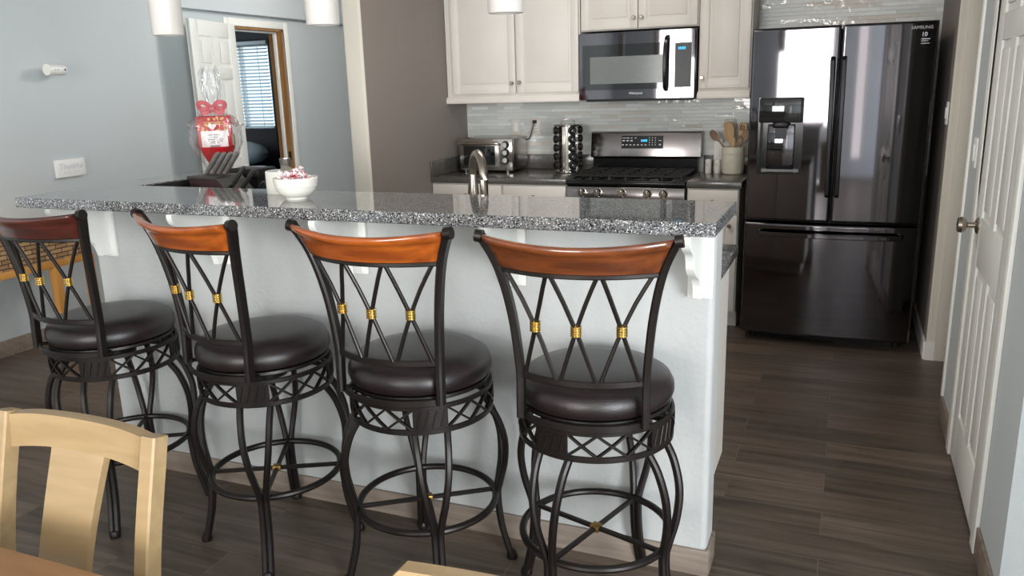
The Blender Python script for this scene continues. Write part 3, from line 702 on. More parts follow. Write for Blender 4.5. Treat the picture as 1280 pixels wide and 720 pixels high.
for z in (tz1-.045, tz1-.098, tz1-.15):
    MB().lathe([(.0001, -.024), (.017, -.024), (.020, -.020), (.021, -.004), (.024, 0)], (tx1-.05, ty, z), 24, 'y', caps=False).build('knob', 'ss_l', e)
    MB().lathe([(.0001, -.003), (.0275, -.003), (.0275, 0)], (tx1-.05, ty, z), 24, 'y', caps=False).build('knob_ring', 'blackm', e)
MB().ball((tx1-.05, ty-.002, tz0+.018), .005, 10).build('indicator_light', 'black', e)
for x in (tx0+.03, tx1-.05):
    for y in (ty+.03, 5.46): MB().lathe([(.016, CZ+.0005), (.018, tz0+.006)], (x, y, 0), 12).build('foot', 'ss' if y < 5.3 else 'rubber', e)
c = MB().tube(smoothpts([(tx1-.02, 5.49, 1.12), (tx1+.005, 5.515, 1.13), (-2.125, 5.50, 1.165), (-2.108, 5.495, 1.215), (-2.100, 5.505, 1.248)], 6), .0035, 8).build('power_cord', 'blackm', e)
MB().box(-2.112, -2.088, 5.495, 5.5275, 1.238, 1.262, .005).build('plug', 'blackm', c)

def plate(name, label, x0, x1, z0, z1, kind, y=5.532):
    e = thing(name, label, 'outlet' if kind != 'switch' else 'switch', ((x0+x1)/2, y, z0))
    MB().box(x0, x1, y-.006, y, z0, z1, .003).build('cover_plate', 'plasticw', e)
    xc, zc = (x0+x1)/2, (z0+z1)/2
    if kind == 'switch':
        MB().box(xc-.017, xc+.017, y-.010, y-.005, zc-.033, zc+.033, .003).build('rocker', 'plastic', e)
    else:
        for s in (-1, 1):
            o = MB().box(xc-.017, xc+.017, y-.0085, y-.005, zc+s*.021-.015, zc+s*.021+.015, .005).build('socket', 'plastic', e)
            MB().box(xc-.008, xc-.0055, y-.009, y-.008, zc+s*.021-.005, zc+s*.021+.006).box(xc+.0055, xc+.008, y-.009, y-.008, zc+s*.021-.005, zc+s*.021+.005).build('slots', 'blackm', o, False)
    return e
plate('wall_switch', 'ivory rocker switch plate on the backsplash above the toaster oven', -2.292, -2.222, 1.157, 1.272, 'switch')
plate('wall_outlet', 'ivory outlet with a black plug, right of the toaster oven', -2.135, -2.060, 1.163, 1.28, 'outlet')
plate('wall_outlet', 'ivory outlet on the backsplash behind the utensil crock', -.765, -.692, 1.140, 1.255, 'outlet')

# spice rack: a revolving steel tower with radially held jars
sx_, sy_ = -1.782, 5.312
e = thing('spice_rack', 'round steel carousel rack full of spice jars left of the gas range', 'spice rack', (sx_, sy_, CZ))
MB().lathe([(.0001, CZ), (.088, CZ), (.094, CZ+.006), (.094, CZ+.014), (.07, CZ+.022), (.0001, CZ+.022)], (sx_, sy_, 0), 40).build('base', 'ss_l', e)
bd = math.radians(-18.5); dv = Vector((math.sin(bd), math.cos(bd), 0)); rv = Vector((math.cos(bd), -math.sin(bd), 0))
coldirs = [-dv*math.cos(math.radians(t))+rv*math.sin(math.radians(t)) for t in (-71, 19, 109, 199)]
MB().lathe([(.0001, CZ+.02), (.0655, CZ+.02), (.0655, CZ+.318), (.0001, CZ+.318)], (sx_, sy_, 0), 40).build('tower', 'ss', e)
b = MB()
for k in range(4):
    for dd_ in (-.38, .38):
        a = math.atan2(coldirs[k].y, coldirs[k].x)+PI/4+dd_*.25
        b.box(-.003, .003, -.003, .003, CZ+.02, CZ+.318, .001, mtx=Matrix.Translation((sx_+.067*math.cos(a), sy_+.067*math.sin(a), 0)))
b.build('tower_ribs', 'ss_l', e)
MB().lathe([(.0001, CZ+.318), (.098, CZ+.318), (.1, CZ+.322), (.098, CZ+.326), (.0001, CZ+.326)], (sx_, sy_, 0), 40).build('top_plate', 'ss', e)
MB().tube(smoothpts([tuple(Vector((sx_, sy_, CZ+.326))+rv*(-.045)), tuple(Vector((sx_, sy_, CZ+.345))+rv*(-.042)), tuple(Vector((sx_, sy_, CZ+.360))), tuple(Vector((sx_, sy_, CZ+.345))+rv*.042), tuple(Vector((sx_, sy_, CZ+.326))+rv*.045)], 6), .003, 8).build('handle', 'ss', e)
colnames = ['left column', 'front right column', 'right rear column', 'left rear column']
ordn = ['bottom', 'second from the bottom', 'middle', 'second from the top', 'topmost']
jar0 = None
def make_jar(label):
    r = thing('spice_jar', label, 'spice jar', (0, 0, 0), 0, 'spice jars in the steel carousel')
    MB().lathe([(.0001, .0), (.0195, .0), (.0195, .012), (.0001, .012)], (0, 0, 0), 16, 'x').build('jar', 'spice', r, local=True)
    cp = MB().lathe([(.0205, .012), (.0265, .014), (.0275, .022), (.0265, .030), (.019, .035), (.016, .033), (.0001, .033)], (0, 0, 0), 20, 'x').build('cap', 'blackm', r, local=True)
    MB().lathe([(.0075, .0332), (.0085, .0345), (.0001, .0355)], (0, 0, 0), 14, 'x').build('cap_label', 'ss', cp, local=True)
    return r
for ci, a in enumerate(coldirs):
    for ri in range(5):
        lb = 'black-capped spice jar in the steel rack, %s, %s' % (colnames[ci], ordn[ri])
        if jar0 is None: jar0 = j = make_jar(lb)
        else: j = copy_tree(jar0)
        j['label'] = lb
        j.location = Vector((sx_, sy_, CZ+.055+ri*.058))+a*.0665; j.rotation_euler = (0, 0, math.atan2(a.y, a.x))

# utensil crock and utensils
cx, cy = -.683, 5.372
e = thing('utensil_crock', 'cream stoneware crock of wooden utensils beside the fridge', 'crock', (cx, cy, CZ))
MB().lathe([(.0001, CZ), (.060, CZ), (.066, CZ+.006), (.070, CZ+.06), (.072, CZ+.165), (.070, CZ+.172), (.066, CZ+.168), (.064, CZ+.02), (.0001, CZ+.015)], (cx, cy, 0), 36).build('pot', 'stone', e)
MB().lathe([(.0712, CZ+.128), (.0728, CZ+.131), (.0712, CZ+.134)], (cx, cy, 0), 36, caps=False).build('band', 'stone', e)
def utensil(name, label, m, base, tip, headpts, thick=.006, hr=.006, slots=0, curve=0.0, face=-25):
    # headpts: outline (across, along) starting at the neck; drawn in the plane of the utensil
    e = thing(name, label, 'utensil', base, 0, 'kitchen utensils in the crock')
    b, t = Vector(base), Vector(tip); ax = (t-b).normalized(); L = (t-b).length
    f = Vector((math.sin(math.radians(face)), -math.cos(math.radians(face)), 0)); f = (f-ax*f.dot(ax)).normalized(); w = ax.cross(f)
    hl = max(p[1] for p in headpts)
    nk = b+ax*(L-hl)
    MB().tube([b, (b+nk)/2, nk+ax*.01], hr, 10).build('handle', m, e)
    n = len(headpts); V = []; F = []
    def cv(p): return f*(-curve*(1-(2*p[1]/hl-1)**2)) 
    cen = Vector((0, 0, 0))
    for s in (-1, 1):
        for p in headpts: V.append(nk+w*p[0]+ax*p[1]+f*(s*thick/2)+cv(p))
    cp = (0, hl*.55)
    V.append(nk+w*cp[0]+ax*cp[1]+f*(-thick/2*.6)+cv(cp)-f*curve*.5); V.append(nk+w*cp[0]+ax*cp[1]+f*(thick/2)+cv(cp)-f*curve*.5)
    for k in range(n):
        q = (k+1) % n
        F += [(k, q, n+q, n+k), (2*n, q, k), (2*n+1, n+k, n+q)]
    MB().add(V, F).build('head', m, e)
    if slots:
        sb = MB()
        for k in range(slots):
            o = (k-(slots-1)/2)*.013
            p = nk+w*o+ax*hl*.6
            c4 = [p-w*.003-ax*hl*.2, p+w*.003-ax*hl*.2, p+w*.003+ax*hl*.2, p-w*.003+ax*hl*.2]
            sb.add([q+f*(thick/2+.0008) for q in c4]+[q-f*(thick/2+.0008) for q in c4], [(0, 1, 2, 3), (7, 6, 5, 4), (0, 4, 5, 1), (1, 5, 6, 2), (2, 6, 7, 3), (3, 7, 4, 0)])
        sb.build('slots', 'blackm', e, False)
    return e
ell = lambda a, l, n=18: [(a*math.sin(2*PI*k/n), l/2-l/2*math.cos(2*PI*k/n)) for k in range(n)]
zb = CZ+.03
utensil('wooden_spoon', 'brown wooden spoon leaning far left out of the crock', 'wood2', (cx+.05, cy, zb), (cx-.142, cy-.03, 1.192), ell(.024, .085), curve=.010, face=30)
utensil('wooden_spatula', 'broad pale wooden spatula with an angled tip standing in the crock', 'wood1', (cx+.0, cy+.01, zb), (cx-.045, cy+.02, 1.245), [(-.010, 0), (.010, 0), (.036, .04), (.040, .08), (.034, .11), (.010, .132), (-.028, .126), (-.032, .08), (-.042, .04)])
utensil('wooden_paddle', 'short pale wooden paddle in the middle of the crock', 'wood1', (cx-.01, cy-.02, zb), (cx+.0, cy-.03, 1.150), [(-.006, 0), (.006, 0), (.016, .03), (.014, .06), (0, .068), (-.014, .06), (-.016, .03)])
utensil('wooden_spoon', 'dark wooden spoon leaning right from the crock toward the fridge', 'wood2', (cx-.03, cy-.02, zb), (cx+.088, cy-.03, 1.200), ell(.025, .09), curve=.008, face=-10)
utensil('slotted_turner', 'slotted pale wooden turner at the back right of the crock', 'wood1', (cx-.01, cy+.03, zb), (cx+.055, cy+.035, 1.235), [(-.007, 0), (.007, 0), (.026, .03), (.028, .075), (.020, .086), (-.020, .086), (-.028, .075), (-.026, .03)], slots=3)
utensil('serving_fork', 'brown wooden scoop at the front right of the crock', 'wood2', (cx-.02, cy, zb), (cx+.045, cy-.035, 1.158), ell(.02, .06), curve=.012, face=-30)

def shakerjar(x, y, label, word):
    e = thing('shaker', label, 'shaker', (x, y, CZ), 0, 'salt and pepper shakers')
    MB().lathe([(.0001, CZ), (.0195, CZ), (.0205, CZ+.003), (.0205, CZ+.066), (.018, CZ+.068), (.0001, CZ+.068)], (x, y, 0), 24).build('body', 'ceramic', e)
    MB().lathe([(.0207, CZ+.069), (.0207, CZ+.084), (.017, CZ+.089), (.0001, CZ+.090)], (x, y, 0), 24).build('lid', 'plastic', e)
    text('lettering', word, .012, 'ink', (x-.003, y-.0208, CZ+.052), Euler((PI/2, 0, -.12)), e)
shakerjar(-.842, 5.392, 'white shaker nearest the gas range, left of the pair', 'PR')
shakerjar(-.785, 5.404, 'white shaker nearest the utensil crock, right of the pair', 'ST')
e = thing('white_card', 'plain white card leaning against the backsplash behind the shakers', 'card', (-.79, 5.49, CZ))
MB().box(-.826, -.772, 5.505, 5.509, CZ+.0, CZ+.215, .001).build('card', 'paper', e)

# ------------------------------------------------------------------ faucet
e = thing('faucet', 'brushed nickel gooseneck pull-down faucet rising behind the bar top', 'faucet', (-1.19, 2.6, .914))
v = Vector((-.62, .78, 0)).normalized(); fb = Vector((-1.188, 2.60, .914)); R = .085
pts = [fb+Vector((0, 0, .02)), fb+Vector((0, 0, .15)), fb+Vector((0, 0, .27))]+[fb+v*(R-R*math.cos(PI*k/12))+Vector((0, 0, .27+R*math.sin(PI*k/12))) for k in range(1, 13)]
MB().tube(pts, .0155, 16).build('spout', 'nickel', e)
MB().lathe([(.0001, .914), (.03, .914), (.03, .922), (.022, .93), (.021, .99), (.0165, 1.0)], (fb.x, fb.y, 0), 24).build('base', 'nickel', e)
hp = fb+v*(2*R)
MB().lathe([(.0001, 1.075), (.019, 1.075), (.0235, 1.08), (.0225, 1.105), (.0165, 1.165), (.0160, 1.188)], (hp.x, hp.y, 0), 24).build('spray_head', 'nickel', e)
MB().tube(smoothpts([tuple(fb+Vector((.02, -.0, .05))), tuple(fb+Vector((.05, .0, .055))), tuple(fb+Vector((.07, .0, .10)))], 4), .006, 10).build('lever', 'nickel', e)

# ------------------------------------------------------------------ things on the bar
bx, by = -1.714, 2.226
e = thing('bowl', 'white ceramic bowl filled with wrapped candies on the bar top', 'bowl', (bx, by, BZ))
prof = [(.0001, BZ), (.036, BZ), (.038, BZ+.006), (.050, BZ+.012), (.064, BZ+.028), (.071, BZ+.048), (.0745, BZ+.070), (.0730, BZ+.0715), (.070, BZ+.068), (.066, BZ+.048), (.056, BZ+.026), (.030, BZ+.012), (.0001, BZ+.010)]
MB().lathe(prof, (bx, by, 0), 48).build('bowl', 'ceramic', e)
MB().lathe([(.0685, BZ+.040), (.0705, BZ+.042), (.0695, BZ+.044)], (bx, by, 0), 48, caps=False).build('rings', 'ceramic', e)
candy0 = None
cpos = []
for r_, n, z, o in ((.038, 6, .064, 0), (.014, 3, .070, .4), (.030, 5, .083, .3), (.004, 1, .096, 0)):
    for k in range(n):
        a = o+2*PI*k/n; cpos.append((bx+r_*math.cos(a), by+r_*math.sin(a), BZ+z+random.uniform(-.003, .003)))
for k, p in enumerate(cpos):
    if candy0 is None:
        candy0 = r = thing('candy', 'red and white swirled candy in clear wrap heaped in the white bowl', 'candy', p, 0, 'wrapped candies in the white bowl')
        MB().lathe([(.0001, -.007), (.009, -.006), (.0125, 0), (.009, .006), (.0001, .007)], (0, 0, 0), 16).build('disc', 'candyw', r, local=True)
        b = MB()
        for q in range(5):
            a = 2*PI*q/5
            for s in (-1, 1):
                pts = [(.0118*(.15+.85*t)*math.cos(a+t*.9), .0118*(.15+.85*t)*math.sin(a+t*.9), s*(.0073-.006*t*t)) for t in (0, .33, .66, 1)]
                b.bar(pts, .006, .0016)
        b.build('stripes', 'candyr', r, local=True)
        b = MB()
        for s in (-1, 1):
            V = [(s*.0115, 0, 0)]; n = 8
            for q in range(n): V.append((s*(.024+.003*(q % 2)), (q-3.5)*.005, .004*(-1)**q))
            b.add(V, [(0, q+1, q+2) for q in range(n-1)])
        b.build('wrapper_tails', 'candyw', r, local=True)
    else:
        r = copy_tree(candy0); r.location = p
    r.rotation_euler = (random.uniform(-.9, .9), random.uniform(-.9, .9), random.uniform(0, 6.28))
kx, ky = -1.862, 2.355
e = thing('canister', 'low white canister with a steel cup-shaped knob behind the candy bowl', 'canister', (kx, ky, BZ))
MB().lathe([(.0001, BZ), (.062, BZ), (.064, BZ+.003), (.064, BZ+.076), (.062, BZ+.079), (.0001, BZ+.080)], (kx, ky, 0), 40).build('body', 'ceramic', e)
MB().lathe([(.0001, BZ+.080), (.0165, BZ+.080), (.0175, BZ+.083), (.021, BZ+.118), (.0215, BZ+.121), (.019, BZ+.121), (.0165, BZ+.1), (.0001, BZ+.098)], (kx+.012, ky, 0), 28).build('steel_cup', 'ss', e)

# gift basket on the left arm of the bar
gx, gy = -2.738, 3.0
e = thing('gift_bag', 'valentine gift in clear cellophane with a pink bow on the left end of the bar', 'gift', (gx, gy, BZ+.001), .62)
gb = BZ+.001
def gift_wrap(u, v):
    a = 2*PI*u
    prof = [(0, .050), (.03, .062), (.08, .090), (.13, .112), (.18, .116), (.215, .108), (.25, .072), (.275, .030), (.29, .022), (.31, .024), (.35, .034), (.40, .040), (.44, .038), (.47, .026)]
    t = v*(len(prof)-1); k = min(int(t), len(prof)-2); q = t-k
    z = prof[k][0]*(1-q)+prof[k+1][0]*q; r = prof[k][1]*(1-q)+prof[k+1][1]*q
    cr = .10 if z < .2 else .30
    r *= 1+cr*.5*math.sin(a*9+z*40)*min(1, z*8)+cr*.35*math.sin(a*17-z*60+1.3)+.06*math.sin(a*4+z*20)
    return (r*math.cos(a), r*.74*math.sin(a), z+.010*math.sin(a*5)*(1 if z > .4 else 0))
MB().grid(gift_wrap, 72, 52, True).build('cellophane_wrap', 'film', e, local=True, ang=180)
MB().lathe([(.0001, .002), (.030, .002), (.048, .04), (.078, .10), (.082, .112), (.0001, .112)], (0, 0, 0), 28).build('red_base', 'red', e, local=True)
gbx = MB().box(-.078, .072, -.03, .03, .112, .252, .003).build('gift_box', 'red', e, local=True)
b = MB()
for k in range(22):
    x, z = -.068+.13*random.random(), .185+.06*random.random(); r = .0035+.003*random.random()
    b.lathe([(.0001, -.0008), (r, -.0008), (r, .001)], (x, -.0305, z), 10, 'y')
b.build('dots', 'goldink', gbx, local=True)
MB().box(-.045, .05, -.032, -.030, .222, .225).box(-.04, .045, -.032, -.030, .212, .2145).build('gold_lettering', 'goldink', gbx, False, local=True)
hb = MB(); hp_ = [(.024*math.sin(t)**3*.75, .0185*math.cos(t)*.75-.0072*math.cos(2*t)*.75-.0028*math.cos(3*t)*.75) for t in [2*PI*k/24 for k in range(24)]]
hb.prism([(x-.01, z+.205) for x, z in hp_], 'y', -.0335, -.031); hb.build('white_heart', 'paper', gbx, local=True)
lb = MB().box(-.062, .055, -.037, -.0345, .102, .185, .001).build('label_card', 'paper', e, local=True)
b = MB()
for z, w in ((.165, .05), (.155, .035), (.145, .075), (.137, .07), (.129, .04)): b.box(-.004-w/2, -.004+w/2, -.0376, -.0368, z, z+.0028)
for k in range(14): b.box(-.026+k*.0032, -.0245+k*.0032+(.0008 if k % 3 else 0), -.0376, -.0368, .112, .120)
b.build('label_print', 'ink', lb, False, local=True)
MB().box(.056, .082, -.028, .02, .115, .165, .004).build('wooden_block', 'wood2', e, local=True)
b = MB()
for s in (-1, 1):
    for (l, zz, w) in ((.056, .030, .026), (.046, -.020, .022)):
        pts = smoothpts([(0, -.03, .285), (s*l*.5, -.05, .285+zz*.9), (s*l, -.045, .285+zz*.8), (s*l*.9, -.03, .285+zz*.1), (s*.01, -.028, .283)], 5)
        b.bar(pts, w*.8, .0015, upv=(0, 1, .2))
b.lathe([(.0001, -.012), (.012, -.01), (.014, 0), (.012, .01), (.0001, .012)], (0, -.04, .285), 14, 'x')
b.lathe([(.026, .275), (.029, .28), (.029, .292), (.026, .297)], (0, 0, 0), 24, caps=False)
b.build('ribbon_bow', 'pink', e, local=True)

# knife block and knives on the island counter
ky0, ky1 = 2.655, 2.80
e = thing('knife_block', 'dark cherry knife block with a slanted face behind the left bar end', 'knife block', (-2.45, 2.73, CZ))
MB().prism([(-2.60, CZ), (-2.60, 1.155), (-2.445, 1.155), (-2.29, .995), (-2.29, CZ)], 'y', ky0, ky1, .002).build('body', 'cherry', e)
MB().box(-2.606, -2.446, ky0-.004, ky1+.004, 1.155, 1.168, .002).build('top_plate', 'block', e)
MB().prism([(-2.446, 1.166), (-2.438, 1.160), (-2.285, 1.000), (-2.293, .994)], 'y', ky0-.004, ky1+.004, .001).build('slot_face', 'blackm', e)
MB().prism([(-2.449, 1.1665), (-2.437, 1.1605), (-2.284, 1.0005), (-2.294, .9935)], 'y', ky0-.010, ky0-.0042, .001).build('face_edge', 'block', e)
kax = Vector((.66, 0, .75)).normalized()
def make_knife(base, L, r, label, m='handle', group='knives in the block'):
    k = thing('knife', label, 'knife', base, 0, group)
    b = MB(); q = Vector(base)
    pts = [q+kax*.002, q+kax*.014, q+kax*L*.5, q+kax*(L-.012), q+kax*L]
    b.sweep(pts, [(r*math.cos(2*PI*i/14)*.8, r*math.sin(2*PI*i/14)*1.25) for i in range(14)], upv=(0, 1, 0), scales=[.85, .9, 1.0, 1.05, .7])
    b.build('handle', m, k)
    MB().bar([q-kax*.004, q+kax*.0025], .012, .004, upv=(0, 1, 0)).build('bolster', 'ss', k)
    return k
for i, nm in enumerate(('leftmost', 'second from the left', 'third from the left', 'rightmost')):
    make_knife((-2.582+.034*i, 2.745, 1.172), .118, .0118, 'grey-handled knife, %s of the tall four in the knife block' % nm)
make_knife((-2.405, 2.70, 1.128), .105, .0105, 'dark small knife low on the slanted face of the knife block, left one', 'block')
make_knife((-2.385, 2.73, 1.108), .115, .0105, 'dark small knife low on the slanted face of the knife block, right one', 'block')
make_knife((-2.345, 2.75, 1.068), .095, .0105, 'black knife lowest on the slanted face of the knife block', 'blackm')
e = thing('shade_panel', 'black tray added to darken the inner side of the left arm of the bar', 'panel', (-2.62, 2.65, CZ))
MB().box(-2.637, -2.622, 2.44, 2.9, CZ, 1.152, .002).build('panel', 'blackm', e)  # added to hide the lit slab edge, black in place of its shade
e = thing('black_box', 'flat black box sticking out to the right behind the knife block', 'box', (-2.46, 2.95, CZ))
MB().box(-2.60, -2.43, 2.90, 3.02, 1.135, 1.175, .003).build('panel', 'blackm', e)
MB().box(-2.575, -2.455, 2.92, 3.0, CZ, 1.136, .003).build('stand', 'blackm', e)

# ------------------------------------------------------------------ pendants over the bar
pend0 = None
for i, (x, lb) in enumerate(((-2.262, 'white cylinder pendant lamp at left, in front of the grey wall'), (-1.604, 'white cylinder pendant lamp in the middle, beside the hallway opening'), (-.960, 'white cylinder pendant lamp at right, in front of the white wall cabinets'))):
    if pend0 is None:
        pend0 = r = thing('pendant_lamp', lb, 'pendant lamp', (x, 2.3, 1.712), 0, 'pendant lamps over the bar')
        MB().lathe([(.049, .002), (.0515, 0), (.053, .004), (.0545, .15), (.056, .30), (.054, .305), (.02, .315), (.02, .30), (.052, .295), (.0505, .15), (.049, .002)], (0, 0, 0), 40, caps=False).build('shade', 'lamp', r, local=True)
        MB().lathe([(.018, .30), (.018, .34), (.012, .36), (.0001, .362)], (0, 0, 0), 20).build('socket', 'nickel', r, local=True)
        MB().tube([(0, 0, .35), (0, 0, 1.02)], .003, 8).build('cord', 'nickel', r, local=True)
        MB().lathe([(.06, CEIL-1.712), (.06, CEIL-1.712-.02), (.02, CEIL-1.712-.028), (.0001, CEIL-1.712-.028)], (0, 0, 0), 28).build('canopy', 'nickel', r, local=True)
        MB().ball((0, 0, .22), .028, 14, (1, 1, 1.25)).build('bulb', 'ceramic', r, local=True)
    else:
        r = copy_tree(pend0); r.location = (x, 2.3, 1.712); r['label'] = lb

# ------------------------------------------------------------------ left wall
e = thing('security_camera', 'small white cylindrical camera mounted sideways on the left wall', 'camera', (-4.63, 3.71, 1.68))
MB().lathe([(.0001, 0), (.030, 0), (.033, .004), (.033, .104), (.030, .110), (.0001, .111)], (-4.565, 3.632, 1.680), 32, 'y').build('body', 'plastic', e)
MB().lathe([(.0001, -.012), (.035, -.011), (.0355, -.004), (.034, 0)], (-4.565, 3.632, 1.680), 32, 'y').build('end_cap', 'ceramic', e)
MB().box(-4.632, -4.59, 3.66, 3.70, 1.668, 1.692, .004).build('wall_bracket', 'plastic', e)
MB().ball((-4.533, 3.725, 1.680), .006, 12).ball((-4.5325, 3.655, 1.680), .003, 10).ball((-4.5325, 3.675, 1.680), .003, 10).build('lens_and_sensors', 'blackm', e)
e = thing('wall_plaque', 'white rectangular sign with faint lettering on the left wall', 'sign', (-4.63, 3.72, 1.02))
MB().box(-4.632, -4.610, 3.615, 3.828, 1.018, 1.128, .002).build('board', 'plastic', e)
text('lettering', 'Thankful', .050, 'inkl', (-4.6095, 3.722, 1.085), ROT_LEFTWALL, e)
MB().box(-4.6104, -4.6094, 3.66, 3.72, 1.043, 1.0455).box(-4.6104, -4.6094, 3.735, 3.78, 1.046, 1.0485).build('lettering_line', 'inkl', e, False)

# rattan console
e = thing('rattan_console', 'golden oak console with a woven rattan front against the left wall', 'console', (-4.43, 2.8, 0))
x0, x1, y0, y1 = -4.61, -4.25, 2.15, 3.49
MB().box(x0, x1+.01, y0-.01, y1+.01, .755, .78, .004).build('top', 'honey', e)
MB().box(x0+.01, x1-.012, y0+.02, y1-.02, .585, .755).build('rattan_panel', 'rattan', e, False)
MB().box(x1-.02, x1, y0, y1, .545, .585, .003).box(x0, x0+.02, y0, y1, .545, .585).box(x0+.01, x1-.01, y0, y0+.02, .545, .585).box(x0+.01, x1-.01, y1-.02, y1, .545, .585).build('bottom_rail', 'honey', e)
for y in (y0, y0+.23, y1-.28, y1-.045):
    MB().box(x1-.05, x1-.002, y, y+.045, 0, .548, .003).build('leg', 'honey', e)
for y in (y0, y1-.28):
    MB().box(x1-.045, x1-.01, y+.02, y+.26, .20, .235, .003).build('stretcher', 'honey', e)

# ------------------------------------------------------------------ bedroom seen through the open door
e = thing('window_blind', 'white slatted blind over the bright bedroom window beyond the open door', 'blind', (-8.1, 9.47, 1.0))
MB().box(-8.64, -7.56, 9.44, 9.50, 2.165, 2.215, .005).build('head_rail', 'slat', e)
b = MB(); nsl = 25
for k in range(nsl):
    z = 1.03+k*(2.155-1.03)/(nsl-1)
    b.box(-8.63, -7.57, -.022, .022, -.0015, .0015, mtx=Matrix.Translation((0, 9.47, z)) @ Matrix.Rotation(math.radians(24), 4, 'X'))
b.build('slats', 'slat', e, False)
b = MB()
for x in (-8.4, -8.1, -7.72): b.box(x-.004, x+.004, 9.443, 9.446, 1.0, 2.17)
b.build('ladder_cords', 'slat', e, False)
MB().box(-8.63, -7.57, 9.45, 9.49, .995, 1.018, .004).build('bottom_rail', 'slat', e)
e = thing('bed', 'bed with dark headboard and grey-blue cover seen through the doorway', 'bed', (-7.9, 8.6, 0))
MB().box(-8.70, -7.40, 9.30, 9.40, .05, 1.02, .02).build('headboard', 'headb', e)
MB().box(-8.65, -7.45, 7.4, 9.3, .1, .30, .02).build('base', 'headb', e)
MB().box(-8.68, -7.42, 7.35, 9.3, .28, .52, .07, 4).build('duvet', 'linen_d', e)
e = thing('pillow', 'plump pale grey-blue pillow propped against the dark headboard', 'pillow', (-7.9, 9.1, .5))
MB().ball((-7.86, 9.08, .70), .36, 28, (1.25, .42, .46)).build('cushion', 'linen', e)

# ------------------------------------------------------------------ right wall
e = thing('light_switch', 'white rocker switch on the right wall just beyond the pantry door', 'switch', (RX, 3.68, 1.14))
MB().box(RX-.007, RX+.001, 3.64, 3.725, 1.137, 1.255, .003).build('cover_plate', 'plastic', e)
MB().box(RX-.012, RX-.005, 3.664, 3.70, 1.162, 1.23, .003).build('rocker', 'plastic', e)
e = thing('light_switch', 'small white plate on the alcove wall beside the fridge top', 'switch', (.458, 4.72, 1.30))
MB().box(.450, .459, 4.70, 4.77, 1.25, 1.365, .003).build('cover_plate', 'plastic', e)
MB().box(.445, .452, 4.72, 4.75, 1.28, 1.335, .003).build('rocker', 'plastic', e)

# ------------------------------------------------------------------ bar stools
LV = [(.672, .176, .163, .0), (.778, .172, .163, .050), (.90, .180, .171, .056), (.99, .192, .184, .060), (1.066, .206, .201, .064), (1.115, .219, .221, .066), (1.154, .233, .240, .068)]
def lv(z):
    for k in range(len(LV)-1):
        if z <= LV[k+1][0] or k == len(LV)-2:
            a, c = LV[k], LV[k+1]; t = (z-a[0])/(c[0]-a[0]); return [a[i]+(c[i]-a[i])*t for i in range(4)]
def bk(s, z, d=0.0):
    _, off, hw, bow = lv(z)
    return Vector((hw*s, -(off+bow*(1-s*s)+d), z))
def leg_pts(side):
    # in the plane of a leg at angle 0 (radial x, tangential y)
    P = [(.192, .047, .566), (.222, .044, .515), (.243, .038, .44), (.243, .026, .36), (.229, .0125, .285), (.222, .0088, .24), (.230, .0088, .14), (.248, .0088, .06), (.262, .0088, .008)]
    return smoothpts([(r, side*t, z) for r, t, z in P], 5)
